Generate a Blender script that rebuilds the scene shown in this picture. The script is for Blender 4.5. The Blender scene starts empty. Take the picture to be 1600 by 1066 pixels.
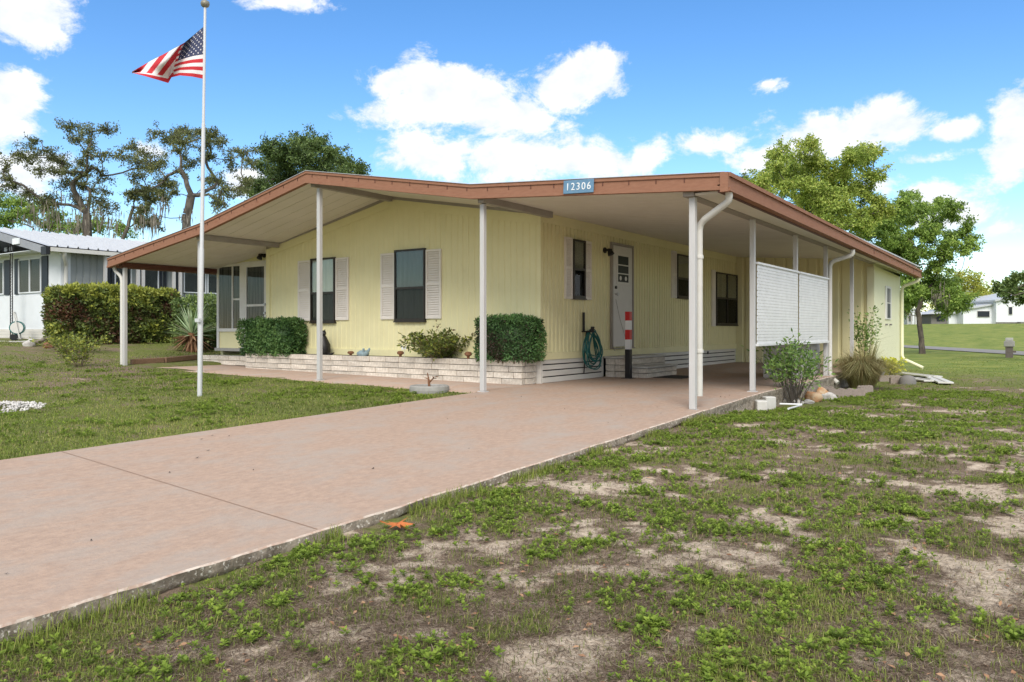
import bpy, bmesh, math, random
import numpy as np
from mathutils import Vector, Matrix
rnd = random.Random(7)
rng = np.random.default_rng(11)
scene = bpy.context.scene
C = scene.collection

# ------------------------------------------------------------------ camera
# world axes follow the home: +x along its front to the right, +y along its side towards the back
F, HX, HY, EYE = 1216.0, 800.0, 515.0, 0.91          # focal length and horizon of the photograph in its own pixels
_a = 845 / F
SN, CS = _a / math.hypot(_a, 1), 1 / math.hypot(_a, 1)
def ray(px, py):
    X = (px - HX) / F
    return Vector((CS * X - SN, SN * X + CS, -(py - HY) / F))
def at(px, py, d):                                    # the point seen at a pixel, d metres deep
    r = ray(px, py)
    return Vector((r.x * d, r.y * d, EYE + r.z * d))
def proj(x, y, z=0.0):
    X = CS * x + SN * y; Y = -SN * x + CS * y
    return HX + F * X / Y, HY - F * (z - EYE) / Y, Y
cam = bpy.data.cameras.new('camera')
cam.sensor_width = 36; cam.lens = F / 1600 * 36
cam.shift_y = -(533 - HY) / 1600
cam.clip_start = 0.05; cam.clip_end = 3000
co = bpy.data.objects.new('camera', cam); C.objects.link(co)
co.location = (0, 0, EYE); co.rotation_euler = (math.pi / 2, 0, math.atan2(SN, CS))
scene.camera = co

# ------------------------------------------------------------------ light, sky
SUN_EL = math.radians(42); SUN_DIR = Vector((0.36, -0.62, 0)).normalized()
vs = scene.view_settings
vs.view_transform = 'Standard'; vs.look = 'None'; vs.gamma = 1; vs.use_curve_mapping = False
vs.exposure = 1.36
sun = bpy.data.lights.new('sun', 'SUN'); sun.energy = 1.4; sun.angle = math.radians(32); sun.color = (1, 0.94, 0.85)
so = bpy.data.objects.new('sun', sun); C.objects.link(so)
to_sun = SUN_DIR * math.cos(SUN_EL) + Vector((0, 0, math.sin(SUN_EL)))
so.rotation_euler = to_sun.to_track_quat('Z', 'Y').to_euler(); so.location = to_sun * 30

world = bpy.data.worlds.new('World'); scene.world = world; world.use_nodes = True
def build_sky():
    nt = world.node_tree; nt.nodes.clear(); N = nt.nodes.new; L = nt.links.new
    out = N('ShaderNodeOutputWorld'); bg = N('ShaderNodeBackground'); bg.inputs['Strength'].default_value = 0.1
    L(bg.outputs[0], out.inputs[0])
    sky = N('ShaderNodeTexSky'); sky.sky_type = 'NISHITA'; sky.sun_disc = False
    sky.sun_elevation = SUN_EL; sky.sun_rotation = math.atan2(SUN_DIR.x, SUN_DIR.y)
    sky.air_density = 1.0; sky.dust_density = 0.0; sky.ozone_density = 1.2; sky.altitude = 300
    hs = N('ShaderNodeHueSaturation'); hs.inputs['Hue'].default_value = .504; hs.inputs['Saturation'].default_value = SKY_SAT; hs.inputs['Value'].default_value = SKY_VAL
    L(sky.outputs[0], hs.inputs['Color']); sky_hs = hs
    tc = N('ShaderNodeTexCoord'); sep = N('ShaderNodeSeparateXYZ'); L(tc.outputs['Generated'], sep.inputs[0])
    def m(op, a, b=None, c=None):
        n = N('ShaderNodeMath'); n.operation = op
        for i, v in enumerate((a, b, c)):
            if v is None: continue
            if hasattr(v, 'links'): L(v, n.inputs[i])
            else: n.inputs[i].default_value = v
        return n.outputs[0]
    az = m('ARCTAN2', sep.outputs[0], sep.outputs[1]); el = m('ARCSINE', sep.outputs[2])
    hv_ = N('ShaderNodeMapRange'); hv_.interpolation_type = 'SMOOTHSTEP'; L(el, hv_.inputs[0]); hv_.inputs[1].default_value = 0; hv_.inputs[2].default_value = .22; hv_.inputs[3].default_value = SKY_VAL * .92; hv_.inputs[4].default_value = SKY_VAL
    L(hv_.outputs[0], sky_hs.inputs['Value'])     # a little haze-free air low down, the same all round
    acc = None
    for px, py, rx, ry in CLOUDS:
        r = ray(px, py); a0 = math.atan2(r.x, r.y); hyp = math.hypot(r.x, r.y); e0 = math.atan2(r.z, hyp)
        w = rx / F / hyp ** 2; h = ry / F / hyp
        da = m('MULTIPLY', m('SUBTRACT', az, a0), 1 / w); de = m('MULTIPLY', m('SUBTRACT', el, e0), 1 / h)
        d = m('SQRT', m('ADD', m('MULTIPLY', da, da), m('MULTIPLY', de, de)))
        sc = min(1.0, 0.2 + ry / 42)
        b = m('MULTIPLY', m('SUBTRACT', 1.0, d), sc)
        acc = b if acc is None else m('SMOOTH_MAX', acc, b, 0.15)
    acc = m('MAXIMUM', acc, -1.0)
    mp = N('ShaderNodeMapping'); mp.inputs['Scale'].default_value = (1, 1, 1.5); L(tc.outputs['Generated'], mp.inputs[0])
    def noise(scale, detail, rough, off=0.0, dist=0.0):
        n = N('ShaderNodeTexNoise'); n.inputs['Scale'].default_value = scale; n.inputs['Detail'].default_value = detail
        n.inputs['Roughness'].default_value = rough; n.inputs['Distortion'].default_value = dist
        mo = N('ShaderNodeVectorMath'); mo.operation = 'ADD'; mo.inputs[1].default_value = (off, off * .7, off * .3)
        L(mp.outputs[0], mo.inputs[0]); L(mo.outputs[0], n.inputs[0]); return n.outputs[0]
    n1 = noise(11, 10, 0.68, 3.1, 0.25); n2 = noise(2.3, 8, 0.58, 1.7, 0.3); n3 = noise(26, 6, 0.6, 0.4)
    inside = m('ADD', acc, m('MULTIPLY', m('SUBTRACT', n1, 0.42), 3.6))
    inside = m('ADD', inside, m('MULTIPLY', m('SUBTRACT', n3, 0.5), 0.5))
    outside = m('MULTIPLY', m('SUBTRACT', n2, 0.38), 4.5)
    # the clouds of the photograph where it looks, thicker unseen cloud added over the rest of the dome for fill light
    c0 = -math.atan2(SN, CS)
    dz = m('ABSOLUTE', m('SUBTRACT', az, c0))
    w1 = N('ShaderNodeMapRange'); w1.interpolation_type = 'SMOOTHSTEP'; L(dz, w1.inputs[0]); w1.inputs[1].default_value = 0.62; w1.inputs[2].default_value = 0.9
    w2 = N('ShaderNodeMapRange'); w2.interpolation_type = 'SMOOTHSTEP'; L(el, w2.inputs[0]); w2.inputs[1].default_value = 0.43; w2.inputs[2].default_value = 0.6
    w = m('MAXIMUM', w1.outputs[0], w2.outputs[0])
    f = m('ADD', m('MULTIPLY', outside, w), m('MULTIPLY', inside, m('SUBTRACT', 1.0, w)))
    cr = N('ShaderNodeMapRange'); cr.interpolation_type = 'SMOOTHSTEP'; L(f, cr.inputs[0]); cr.inputs[1].default_value = 0.0; cr.inputs[2].default_value = 0.62
    mask = m('MULTIPLY', cr.outputs[0], 0.97)
    up = N('ShaderNodeMapRange'); L(el, up.inputs[0]); up.inputs[1].default_value = -0.02; up.inputs[2].default_value = 0.03
    mask = m('MULTIPLY', mask, up.outputs[0])
    tone = N('ShaderNodeMapRange'); L(n3, tone.inputs[0]); tone.inputs[1].default_value = 0.3; tone.inputs[2].default_value = 0.7
    col = N('ShaderNodeMix'); col.data_type = 'RGBA'; L(tone.outputs[0], col.inputs[0])
    col.inputs[6].default_value = (*[v * CLOUD_V for v in (0.74, 0.79, 0.87)], 1); col.inputs[7].default_value = (*[v * CLOUD_V for v in (1, 1, 1)], 1)
    mix = N('ShaderNodeMix'); mix.data_type = 'RGBA'; L(mask, mix.inputs[0]); L(hs.outputs[0], mix.inputs[6]); L(col.outputs[2], mix.inputs[7])
    L(mix.outputs[2], bg.inputs['Color'])
SKY_SAT, SKY_VAL, CLOUD_V = 1.31, .82, 4.7
CLOUDS = [(40, 25, 70, 40), (22, 168, 58, 55), (40, 275, 70, 40), (230, 233, 26, 14), (680, 128, 72, 36), (612, 130, 36, 22), (598, 180, 46, 15), (655, 168, 50, 30),
          (745, 152, 80, 38), (810, 185, 90, 36), (918, 118, 52, 34), (872, 150, 42, 38), (690, 240, 78, 38), (810, 250, 120, 42), (930, 245, 88, 38), (1000, 250, 30, 24),
          (1290, 215, 110, 40), (1370, 190, 72, 36), (1130, 225, 50, 18), (1215, 245, 80, 26), (1450, 297, 85, 24), (1385, 285, 60, 22), (1590, 185, 34, 55), (1580, 245, 46, 30),
          (1490, 205, 28, 10), (1490, 335, 62, 20), (1565, 362, 38, 12), (1200, 131, 22, 8), (455, 4, 60, 9), (1445, 250, 50, 8), (380, 285, 40, 22)]
build_sky()
scene.cycles.use_denoising = True
scene.cycles.max_bounces = 6; scene.cycles.diffuse_bounces = 3; scene.cycles.transparent_max_bounces = 8
scene.cycles.use_adaptive_sampling = True; scene.cycles.adaptive_threshold = 0.015

# ------------------------------------------------------------------ materials
MATS = {}
def mat(name, col, rough=0.6, col2=None, vs=6.0, var=0.5, bump=0.0, bs=60.0, metal=0.0, spec=0.4, per=0.0, stretch=(1, 1, 1), detail=6, dirt=None, ds=1.5, dlo=.55, dhi=.75):
    """procedural surface: col mottled with col2, optional second stain layer, fine bump, brightness differing from object to object"""
    m = bpy.data.materials.new(name); m.use_nodes = True; MATS[name] = m
    nt = m.node_tree; N = nt.nodes.new; L = nt.links.new
    b = nt.nodes['Principled BSDF']; b.inputs['Roughness'].default_value = rough; b.inputs['Metallic'].default_value = metal
    b.inputs['Specular IOR Level'].default_value = spec
    if col2 is None: col2 = tuple(v * .86 for v in col)
    tc = N('ShaderNodeTexCoord'); mp = N('ShaderNodeMapping'); mp.inputs['Scale'].default_value = stretch; L(tc.outputs['Object'], mp.inputs[0])
    n = N('ShaderNodeTexNoise'); n.inputs['Scale'].default_value = vs; n.inputs['Detail'].default_value = detail; n.inputs['Roughness'].default_value = .6
    L(mp.outputs[0], n.inputs[0])
    r = N('ShaderNodeMapRange'); L(n.outputs[0], r.inputs[0]); r.inputs[1].default_value = .5 - .25 / max(var, .01) * .5; r.inputs[2].default_value = .5 + .25 / max(var, .01) * .5
    mx = N('ShaderNodeMix'); mx.data_type = 'RGBA'; L(r.outputs[0], mx.inputs[0]); mx.inputs[6].default_value = (*col, 1); mx.inputs[7].default_value = (*col2, 1)
    c = mx.outputs[2]
    if dirt:
        n2 = N('ShaderNodeTexNoise'); n2.inputs['Scale'].default_value = ds; n2.inputs['Detail'].default_value = 9; n2.inputs['Roughness'].default_value = .65; L(mp.outputs[0], n2.inputs[0])
        r2 = N('ShaderNodeMapRange'); L(n2.outputs[0], r2.inputs[0]); r2.inputs[1].default_value = dlo; r2.inputs[2].default_value = dhi
        m2 = N('ShaderNodeMix'); m2.data_type = 'RGBA'; L(r2.outputs[0], m2.inputs[0]); L(c, m2.inputs[6]); m2.inputs[7].default_value = (*dirt, 1); c = m2.outputs[2]
    if per:
        oi = N('ShaderNodeObjectInfo'); rr = N('ShaderNodeMapRange'); L(oi.outputs['Random'], rr.inputs[0]); rr.inputs[3].default_value = 1 - per; rr.inputs[4].default_value = 1 + per * .5
        hs = N('ShaderNodeHueSaturation'); L(c, hs.inputs['Color']); L(rr.outputs[0], hs.inputs['Value']); c = hs.outputs[0]
    L(c, b.inputs['Base Color'])
    if bump:
        n3 = N('ShaderNodeTexNoise'); n3.inputs['Scale'].default_value = bs; n3.inputs['Detail'].default_value = 5; L(mp.outputs[0], n3.inputs[0])
        bp = N('ShaderNodeBump'); bp.inputs['Strength'].default_value = bump; bp.inputs['Distance'].default_value = .01; L(n3.outputs[0], bp.inputs['Height']); L(bp.outputs[0], b.inputs['Normal'])
    return m
LEAFK = 2.3
def leafmat(name, cols, trans=.3, rough=.5, spec=.3):
    """foliage: a colour for each leaf from its own attribute, some light coming through"""
    m = bpy.data.materials.new(name); m.use_nodes = True; MATS[name] = m
    nt = m.node_tree; N = nt.nodes.new; L = nt.links.new; b = nt.nodes['Principled BSDF']; o = nt.nodes['Material Output']
    b.inputs['Roughness'].default_value = rough; b.inputs['Specular IOR Level'].default_value = spec
    a = N('ShaderNodeAttribute'); a.attribute_name = 'v'
    r = N('ShaderNodeValToRGB'); L(a.outputs['Fac'], r.inputs[0])
    e = r.color_ramp.elements
    while len(e) < len(cols): e.new(0.5)
    for i, c in enumerate(cols):
        e[i].position = i / (len(cols) - 1); e[i].color = (*[min(q * LEAFK, .6) for q in c], 1)
    t = N('ShaderNodeBsdfTranslucent'); mx = N('ShaderNodeMixShader'); mx.inputs[0].default_value = trans
    L(r.outputs[0], b.inputs['Base Color']); L(r.outputs[0], t.inputs[0]); L(b.outputs[0], mx.inputs[1]); L(t.outputs[0], mx.inputs[2]); L(mx.outputs[0], o.inputs[0])
    return m
def glassmat(name, tint=(.8, .85, .85), refl=.5):
    m = bpy.data.materials.new(name); m.use_nodes = True; MATS[name] = m
    nt = m.node_tree; N = nt.nodes.new; L = nt.links.new; o = nt.nodes['Material Output']; nt.nodes.remove(nt.nodes['Principled BSDF'])
    tr = N('ShaderNodeBsdfTransparent'); tr.inputs[0].default_value = (*tint, 1); gl = N('ShaderNodeBsdfGlossy'); gl.inputs['Roughness'].default_value = .02
    fr = N('ShaderNodeLayerWeight'); fr.inputs[0].default_value = .5
    pw = N('ShaderNodeMath'); pw.operation = 'POWER'; L(fr.outputs['Facing'], pw.inputs[0]); pw.inputs[1].default_value = 3
    mm = N('ShaderNodeMath'); mm.operation = 'MULTIPLY_ADD'; L(pw.outputs[0], mm.inputs[0]); mm.inputs[1].default_value = refl; mm.inputs[2].default_value = refl * .08
    mx = N('ShaderNodeMixShader'); L(mm.outputs[0], mx.inputs[0]); L(tr.outputs[0], mx.inputs[1]); L(gl.outputs[0], mx.inputs[2]); L(mx.outputs[0], o.inputs[0])
    return m
mat('yellow', (.82, .765, .46), .6, (.77, .715, .42), vs=2.5, var=.6, bump=.06, bs=25, dirt=(.60, .54, .30), ds=.9, dlo=.58, dhi=.9)
mat('shed_yellow', (.80, .79, .56), .6, (.75, .74, .51), vs=4, bump=.25, bs=90)
mat('fascia', (.30, .155, .10), .75, (.255, .128, .082), vs=9, var=.7, bump=.05, dirt=(.22, .085, .05), ds=3, dlo=.6, dhi=.9, stretch=(1, 1, 4), spec=.12)
mat('fascia_dark', (.12, .045, .028), .6)
mat('ceiling', (.74, .70, .64), .6, (.69, .65, .585), vs=1.8, var=.7, dirt=(.60, .54, .47), ds=.8, dlo=.58, dhi=.95)
mat('post_white', (.52, .515, .505), .45, (.46, .455, .445), vs=14, stretch=(1, 1, .15), bump=.03, dirt=(.42, .40, .36), ds=8, dlo=.62, dhi=.95)
mat('beam_grey', (.36, .33, .30), .55, (.29, .26, .23), vs=5)
mat('gutter_white', (.62, .61, .57), .45, (.56, .545, .50), vs=8, dirt=(.5, .46, .38), ds=5, dlo=.62, dhi=.95)
mat('shutter', (.80, .75, .69), .5, (.74, .69, .63), vs=6)
mat('bronze', (.035, .028, .022), .4)
mat('white_trim', (.74, .73, .70), .5, (.67, .65, .62), vs=6)
mat('door_white', (.70, .68, .66), .45, (.63, .61, .58), vs=3, dirt=(.45, .42, .38), ds=2.5, dlo=.62, dhi=.9)
mat('black', (.012, .012, .013), .45)
mat('black_gap', (.006, .006, .006), .8)
mat('curtain', (.78, .78, .72), .9, (.55, .58, .54), vs=9, stretch=(3, 1, .1))
mat('curtain_grey', (.15, .17, .16), .9, (.10, .115, .11), vs=9, stretch=(3, 1, .1))
mat('blind', (.30, .27, .22), .9, (.24, .21, .17), vs=8, stretch=(.3, .3, 3))
mat('dark_room', (.012, .012, .013), .9)  # near-black colour stands for the unlit inside of the home
mat('sunroom_drape', (.16, .15, .15), .9, (.035, .033, .036), vs=9, var=1.4, stretch=(3, 1, .06), detail=2)
mat('brick_stone', (.70, .64, .56), .9, (.56, .505, .43), vs=16, var=1.2, bump=.7, bs=45, per=.2, dirt=(.27, .24, .21), ds=14, dlo=.6, dhi=.85)
mat('mortar', (.22, .20, .18), .95)
mat('skirt_white', (.72, .70, .65), .6, (.62, .59, .54), vs=5, stretch=(.3, .3, 2), per=.06)
mat('slab', (.43, .312, .24), .9, (.355, .257, .2), vs=24, var=.8, bump=.6, bs=60, dirt=(.37, .315, .272), ds=2.8, dlo=.46, dhi=.72, detail=13, spec=.15, stretch=(1, .55, 1))
mat('slab_edge', (.30, .255, .20), .95, (.17, .14, .105), vs=9, var=1.2, bump=.9, bs=35, dirt=(.60, .56, .48), ds=42, dlo=.56, dhi=.64)
mat('slab_worn', (.62, .53, .45), .9, (.45, .32, .25), vs=14, var=1.4)
mat('joint', (.34, .225, .165), .9)
mat('soil', (.055, .04, .028), .95, (.03, .022, .016), vs=20, bump=.6)
mat('concrete', (.38, .37, .345), .9, (.29, .28, .26), vs=14, bump=.4, per=.12)
mat('concrete_light', (.56, .55, .52), .9, (.46, .45, .42), vs=9, bump=.3, per=.1)
mat('concrete_edging', (.33, .275, .24), .95, (.24, .20, .175), vs=18, bump=.7, per=.1)
mat('rock_rust', (.40, .20, .09), .95, (.48, .36, .24), vs=7, var=1.2, bump=1, bs=14)
mat('rock_white', (.62, .60, .57), .9, (.42, .40, .38), vs=10, var=1.1, bump=1, bs=18)
mat('wood_grey', (.25, .215, .18), .9, (.16, .13, .105), vs=8, stretch=(1, 8, 8), bump=.4)
mat('timber', (.24, .145, .09), .9, (.15, .09, .055), vs=6, stretch=(.6, 5, 5), bump=.5)
mat('hose_green', (.012, .135, .125), .4, (.01, .10, .095), vs=8)
mat('red', (.55, .02, .022), .35, (.48, .018, .02)); mat('white_gloss', (.74, .745, .76), .35)
mat('iron_black', (.015, .014, .014), .5)
mat('mat_dark', (.035, .03, .028), .95, (.02, .018, .016), vs=60, bump=.6)
mat('alu', (.64, .65, .66), .4, (.54, .55, .56), metal=.1, vs=10, stretch=(1, 1, .2))
mat('gold_ball', (.25, .24, .19), .5, metal=.3)
mat('flag_red', (.50, .025, .035), .8, (.44, .02, .03)); mat('flag_white', (.74, .72, .72), .8); mat('flag_blue', (.045, .055, .115), .8)
mat('sign_blue', (.10, .21, .33), .6, (.14, .26, .38), vs=20); mat('sign_text', (.80, .84, .86), .5)
mat('metal_roof', (.50, .52, .55), .5, (.44, .46, .49), vs=4, metal=.1)
mat('grey_fascia', (.30, .31, .34), .5, (.24, .25, .28))
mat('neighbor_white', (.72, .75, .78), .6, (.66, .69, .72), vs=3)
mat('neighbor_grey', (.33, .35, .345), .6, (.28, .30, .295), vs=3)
mat('navy', (.016, .022, .030), .5)
mat('neighbor_blind', (.26, .25, .20), .8, (.20, .195, .16), vs=7, stretch=(4, 4, .2))
mat('road_asphalt', (.24, .23, .215), .95, (.19, .18, .17), vs=9, bump=.3)
mat('bark', (.15, .125, .10), .95, (.07, .058, .047), vs=7, var=1.2, bump=1, bs=12, stretch=(1, 1, .35))
mat('bark_pale', (.15, .13, .11), .95, (.075, .065, .055), vs=5, var=1.2, bump=1, bs=10, stretch=(1, 1, .35))
mat('stem', (.20, .155, .10), .9, (.13, .10, .07), vs=20)
mat('ceramic_blue', (.30, .40, .44), .35, (.20, .29, .33), vs=25, bump=.2)
mat('terracotta', (.23, .105, .05), .8, (.15, .07, .035), vs=20)
mat('dead_leaf', (.52, .16, .035), .7, (.40, .11, .03), vs=30)
mat('utility_brown', (.17, .145, .13), .9, (.12, .10, .09), vs=9)
mat('grey_panel', (.46, .44, .42), .7, (.40, .38, .36), vs=3)
mat('far_grey', (.20, .19, .18), .8)
mat('plank_pvc', (.66, .65, .62), .5, (.56, .55, .52), vs=4)
glassmat('glass', (.9, .93, .91), .5); glassmat('glass_screen', (.7, .72, .71), .15); glassmat('glass_dark', (.85, .88, .88), .22)
leafmat('leaf_hedge', [(.012, .030, .010), (.030, .066, .018), (.060, .105, .030)], .2)
leafmat('leaf_box', [(.030, .022, .016), (.022, .046, .016), (.040, .085, .026), (.060, .12, .034)], .2)
leafmat('leaf_nandina', [(.060, .028, .016), (.034, .046, .013), (.066, .088, .020), (.15, .16, .028)], .25)
leafmat('leaf_oak', [(.038, .044, .019), (.070, .080, .030), (.12, .128, .050)], .3)
leafmat('leaf_dark', [(.024, .040, .014), (.052, .080, .024), (.10, .135, .040)], .25)
leafmat('leaf_spring', [(.075, .11, .022), (.15, .195, .038), (.25, .29, .07)], .35)
leafmat('leaf_mid', [(.052, .088, .020), (.11, .165, .034), (.20, .25, .06)], .35)
leafmat('leaf_pale', [(.10, .12, .02), (.19, .20, .035), (.28, .28, .06)], .35)
leafmat('leaf_yellow', [(.10, .14, .02), (.38, .34, .02), (.52, .45, .05)], .3)
leafmat('leaf_bush', [(.035, .065, .018), (.070, .12, .028), (.13, .18, .050)], .3)
leafmat('moss', [(.085, .075, .062), (.14, .125, .105)], .3, .9, .1)
leafmat('straw', [(.10, .075, .036), (.20, .16, .080), (.14, .14, .06), (.30, .245, .135)], .25, .8, .15)
leafmat('agave', [(.10, .15, .09), (.20, .26, .15), (.30, .33, .20)], .15)
leafmat('agave_dead', [(.09, .045, .025), (.20, .12, .07)], .15, .9)
leafmat('grass', [(.044, .056, .013), (.082, .108, .022), (.125, .150, .032), (.18, .16, .066)], .4, .7, .12)
leafmat('weed', [(.042, .062, .011), (.088, .126, .020), (.14, .182, .030)], .4, .6, .2)
leafmat('thatch', [(.022, .015, .011), (.055, .038, .027), (.10, .075, .052), (.19, .155, .115)], .05, .9, .1)

# ------------------------------------------------------------------ helpers
def link(o, parent=None):
    C.objects.link(o)
    if parent is not None: o.parent = parent
    return o
def tag(o, label=None, cat=None, group=None, kind=None):
    for k, v in (('label', label), ('category', cat), ('group', group), ('kind', kind)):
        if v: o[k] = v
    return o
def thing(name, label, cat, loc=(0, 0, 0), group=None, rz=0.0):
    o = bpy.data.objects.new(name, None); o.empty_display_size = .2; link(o); o.location = loc; o.rotation_euler.z = rz
    return tag(o, label, cat, group)
class MB:
    """collects boxes, prisms and tubes; coordinates are world ones less the thing's own place"""
    def __init__(s, off=(0, 0, 0), T=None): s.v = []; s.f = []; s.mi = []; s.off = Vector(off); s.T = T; s.cur = 0
    def add(s, vs_, fs):
        n = len(s.v)
        for p in vs_:
            p = Vector(p)
            if s.T: p = Vector(s.T(p))
            s.v.append(tuple(p - s.off))
        for f in fs: s.f.append(tuple(i + n for i in f)); s.mi.append(s.cur)
        return s
    def box(s, x0, x1, y0, y1, z0, z1):
        return s.add([(x0, y0, z0), (x1, y0, z0), (x1, y1, z0), (x0, y1, z0), (x0, y0, z1), (x1, y0, z1), (x1, y1, z1), (x0, y1, z1)],
                     [(3, 2, 1, 0), (4, 5, 6, 7), (0, 1, 5, 4), (1, 2, 6, 5), (2, 3, 7, 6), (3, 0, 4, 7)])
    def bar(s, a, b, w, h, up=(0, 0, 1)):                         # a box between two points
        a = Vector(a); b = Vector(b); d = (b - a).normalized(); u = Vector(up)
        r = d.cross(u); r = r.normalized() if r.length > 1e-4 else Vector((1, 0, 0)); u = r.cross(d).normalized()
        p = []
        for q in (a, b):
            for sx, sz in ((-1, -1), (1, -1), (1, 1), (-1, 1)): p.append(q + r * sx * w / 2 + u * sz * h / 2)
        return s.add(p, [(0, 1, 2, 3), (7, 6, 5, 4), (0, 4, 5, 1), (1, 5, 6, 2), (2, 6, 7, 3), (3, 7, 4, 0)])
    def extr(s, poly, d, closed=True):                            # a polygon (3D points) swept along the vector d
        n = len(poly); d = Vector(d); p = [Vector(q) for q in poly]; k = n if closed else n - 1
        fs = [(i, (i + 1) % n, (i + 1) % n + n, i + n) for i in range(k)]
        if closed: fs += [tuple(range(n - 1, -1, -1)), tuple(range(n, 2 * n))]
        return s.add(p + [q + d for q in p], fs)
    def tube(s, pts, r, n=8, caps=True):
        pts = [Vector(p) for p in pts]; k = len(pts); rs = r if isinstance(r, (list, tuple)) else [r] * k
        vs_ = []; prev = None
        for i, p in enumerate(pts):
            d = (pts[min(i + 1, k - 1)] - pts[max(i - 1, 0)]).normalized()
            if prev is None: prev = d.orthogonal().normalized()
            u = prev - d * prev.dot(d); u = u.normalized() if u.length > 1e-5 else d.orthogonal().normalized(); prev = u; w = d.cross(u)
            for j in range(n):
                t = 2 * math.pi * j / n; vs_.append(p + (u * math.cos(t) + w * math.sin(t)) * rs[i])
        fs = [(i * n + j, i * n + (j + 1) % n, (i + 1) * n + (j + 1) % n, (i + 1) * n + j) for i in range(k - 1) for j in range(n)]
        if caps: fs += [tuple(range(n - 1, -1, -1)), tuple(range((k - 1) * n, k * n))]
        return s.add(vs_, fs)
    def lathe(s, prof, c, n=16):                                  # profile of (radius, height) round a vertical axis
        c = Vector(c); vs_ = [c + Vector((r * math.cos(2 * math.pi * j / n), r * math.sin(2 * math.pi * j / n), z)) for r, z in prof for j in range(n)]
        k = len(prof)
        fs = [(i * n + j, i * n + (j + 1) % n, (i + 1) * n + (j + 1) % n, (i + 1) * n + j) for i in range(k - 1) for j in range(n)]
        fs += [tuple(range(n - 1, -1, -1)), tuple(range((k - 1) * n, k * n))]
        return s.add(vs_, fs)
    def build(s, name, material, parent=None, smooth=False, bevel=0.0):
        me = bpy.data.meshes.new(name); me.from_pydata(s.v, [], s.f)
        ms = material if isinstance(material, (list, tuple)) else [material]
        for q in ms: me.materials.append(MATS[q])
        if len(ms) > 1: me.polygons.foreach_set('material_index', s.mi)
        bm = bmesh.new(); bm.from_mesh(me); bmesh.ops.recalc_face_normals(bm, faces=bm.faces)
        if bevel: bmesh.ops.bevel(bm, geom=list(bm.edges), offset=bevel, segments=1, affect='EDGES')
        bm.to_mesh(me); bm.free()
        if smooth:
            me.polygons.foreach_set('use_smooth', [True] * len(me.polygons)); me.set_sharp_from_angle(angle=math.radians(50))
        me.update()
        return link(bpy.data.objects.new(name, me), parent)
def np_obj(name, V, Fc, material, parent=None, attr=None, smooth=False, off=(0, 0, 0)):
    V = np.asarray(V, np.float32) - np.asarray(off, np.float32); Fc = np.asarray(Fc, np.int32); k = Fc.shape[1]
    me = bpy.data.meshes.new(name); me.vertices.add(len(V)); me.vertices.foreach_set('co', V.ravel())
    me.loops.add(Fc.size); me.loops.foreach_set('vertex_index', Fc.ravel()); me.polygons.add(len(Fc))
    me.polygons.foreach_set('loop_start', np.arange(0, Fc.size, k, dtype=np.int32)); me.polygons.foreach_set('loop_total', np.full(len(Fc), k, np.int32))
    if smooth: me.polygons.foreach_set('use_smooth', np.ones(len(Fc), bool))
    if attr is not None:
        for kk, vv in attr.items():
            a = me.attributes.new(kk, 'FLOAT', 'POINT'); a.data.foreach_set('value', np.asarray(vv, np.float32))
    me.materials.append(MATS[material]); me.update(calc_edges=True)
    return link(bpy.data.objects.new(name, me), parent)
def unit(a): return a / (np.linalg.norm(a, axis=-1, keepdims=True) + 1e-9)
def leaf_arrays(P, D, Nn, Ln, W, v=None, fold=.25, wide=.45):
    """one folded kite for each leaf: base, left, tip, right"""
    n = len(P); D = unit(D); S = unit(np.cross(D, Nn)); Nn = np.cross(S, D); Ln = np.broadcast_to(Ln, n)[:, None]; W = np.broadcast_to(W, n)[:, None]
    V = np.empty((n, 4, 3)); V[:, 0] = P; V[:, 2] = P + D * Ln
    V[:, 1] = P + D * Ln * wide + S * W / 2 + Nn * W * fold; V[:, 3] = P + D * Ln * wide - S * W / 2 + Nn * W * fold
    b = np.arange(n)[:, None] * 4
    Fc = np.concatenate([b + np.array([[0, 1, 2]]), b + np.array([[0, 2, 3]])], 1).reshape(-1, 3)
    if v is None: v = rng.random(n)
    return V.reshape(-1, 3), Fc, np.repeat(v, 4)
def leaves(name, P, D, Nn, Ln, W, material, parent, v=None, off=(0, 0, 0), **k):
    V, Fc, a = leaf_arrays(P, D, Nn, Ln, W, v, **k)
    return np_obj(name, V, Fc, material, parent, {'v': a}, off=off)
def rand_dirs(n): return unit(rng.normal(size=(n, 3)))
def blade_arrays(P, D, H, bend, W, v):
    """thin bent blades of two segments; D is the flat direction they lean to"""
    n = len(P); D = unit(D); S = np.stack([-D[:, 1], D[:, 0], np.zeros(n)], 1); up = np.array([0, 0, 1.0])
    H = np.broadcast_to(H, n)[:, None]; W = np.broadcast_to(W, n)[:, None]; bend = np.broadcast_to(bend, n)[:, None]
    M_ = P + up * H * .6 * np.sqrt(np.clip(1 - bend ** 2 * .3, .05, 1)) + D * H * bend * .35
    T_ = P + up * H * np.clip(1 - bend * .75, .02, 1) + D * H * bend
    V = np.stack([P - S * W / 2, P + S * W / 2, M_ - S * W * .38, M_ + S * W * .38, T_], 1)
    b = np.arange(n)[:, None] * 5
    Fc = np.concatenate([b + np.array([[0, 1, 3]]), b + np.array([[0, 3, 2]]), b + np.array([[2, 3, 4]])], 1).reshape(-1, 3)
    return V.reshape(-1, 3), Fc, np.repeat(v, 5)
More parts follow.
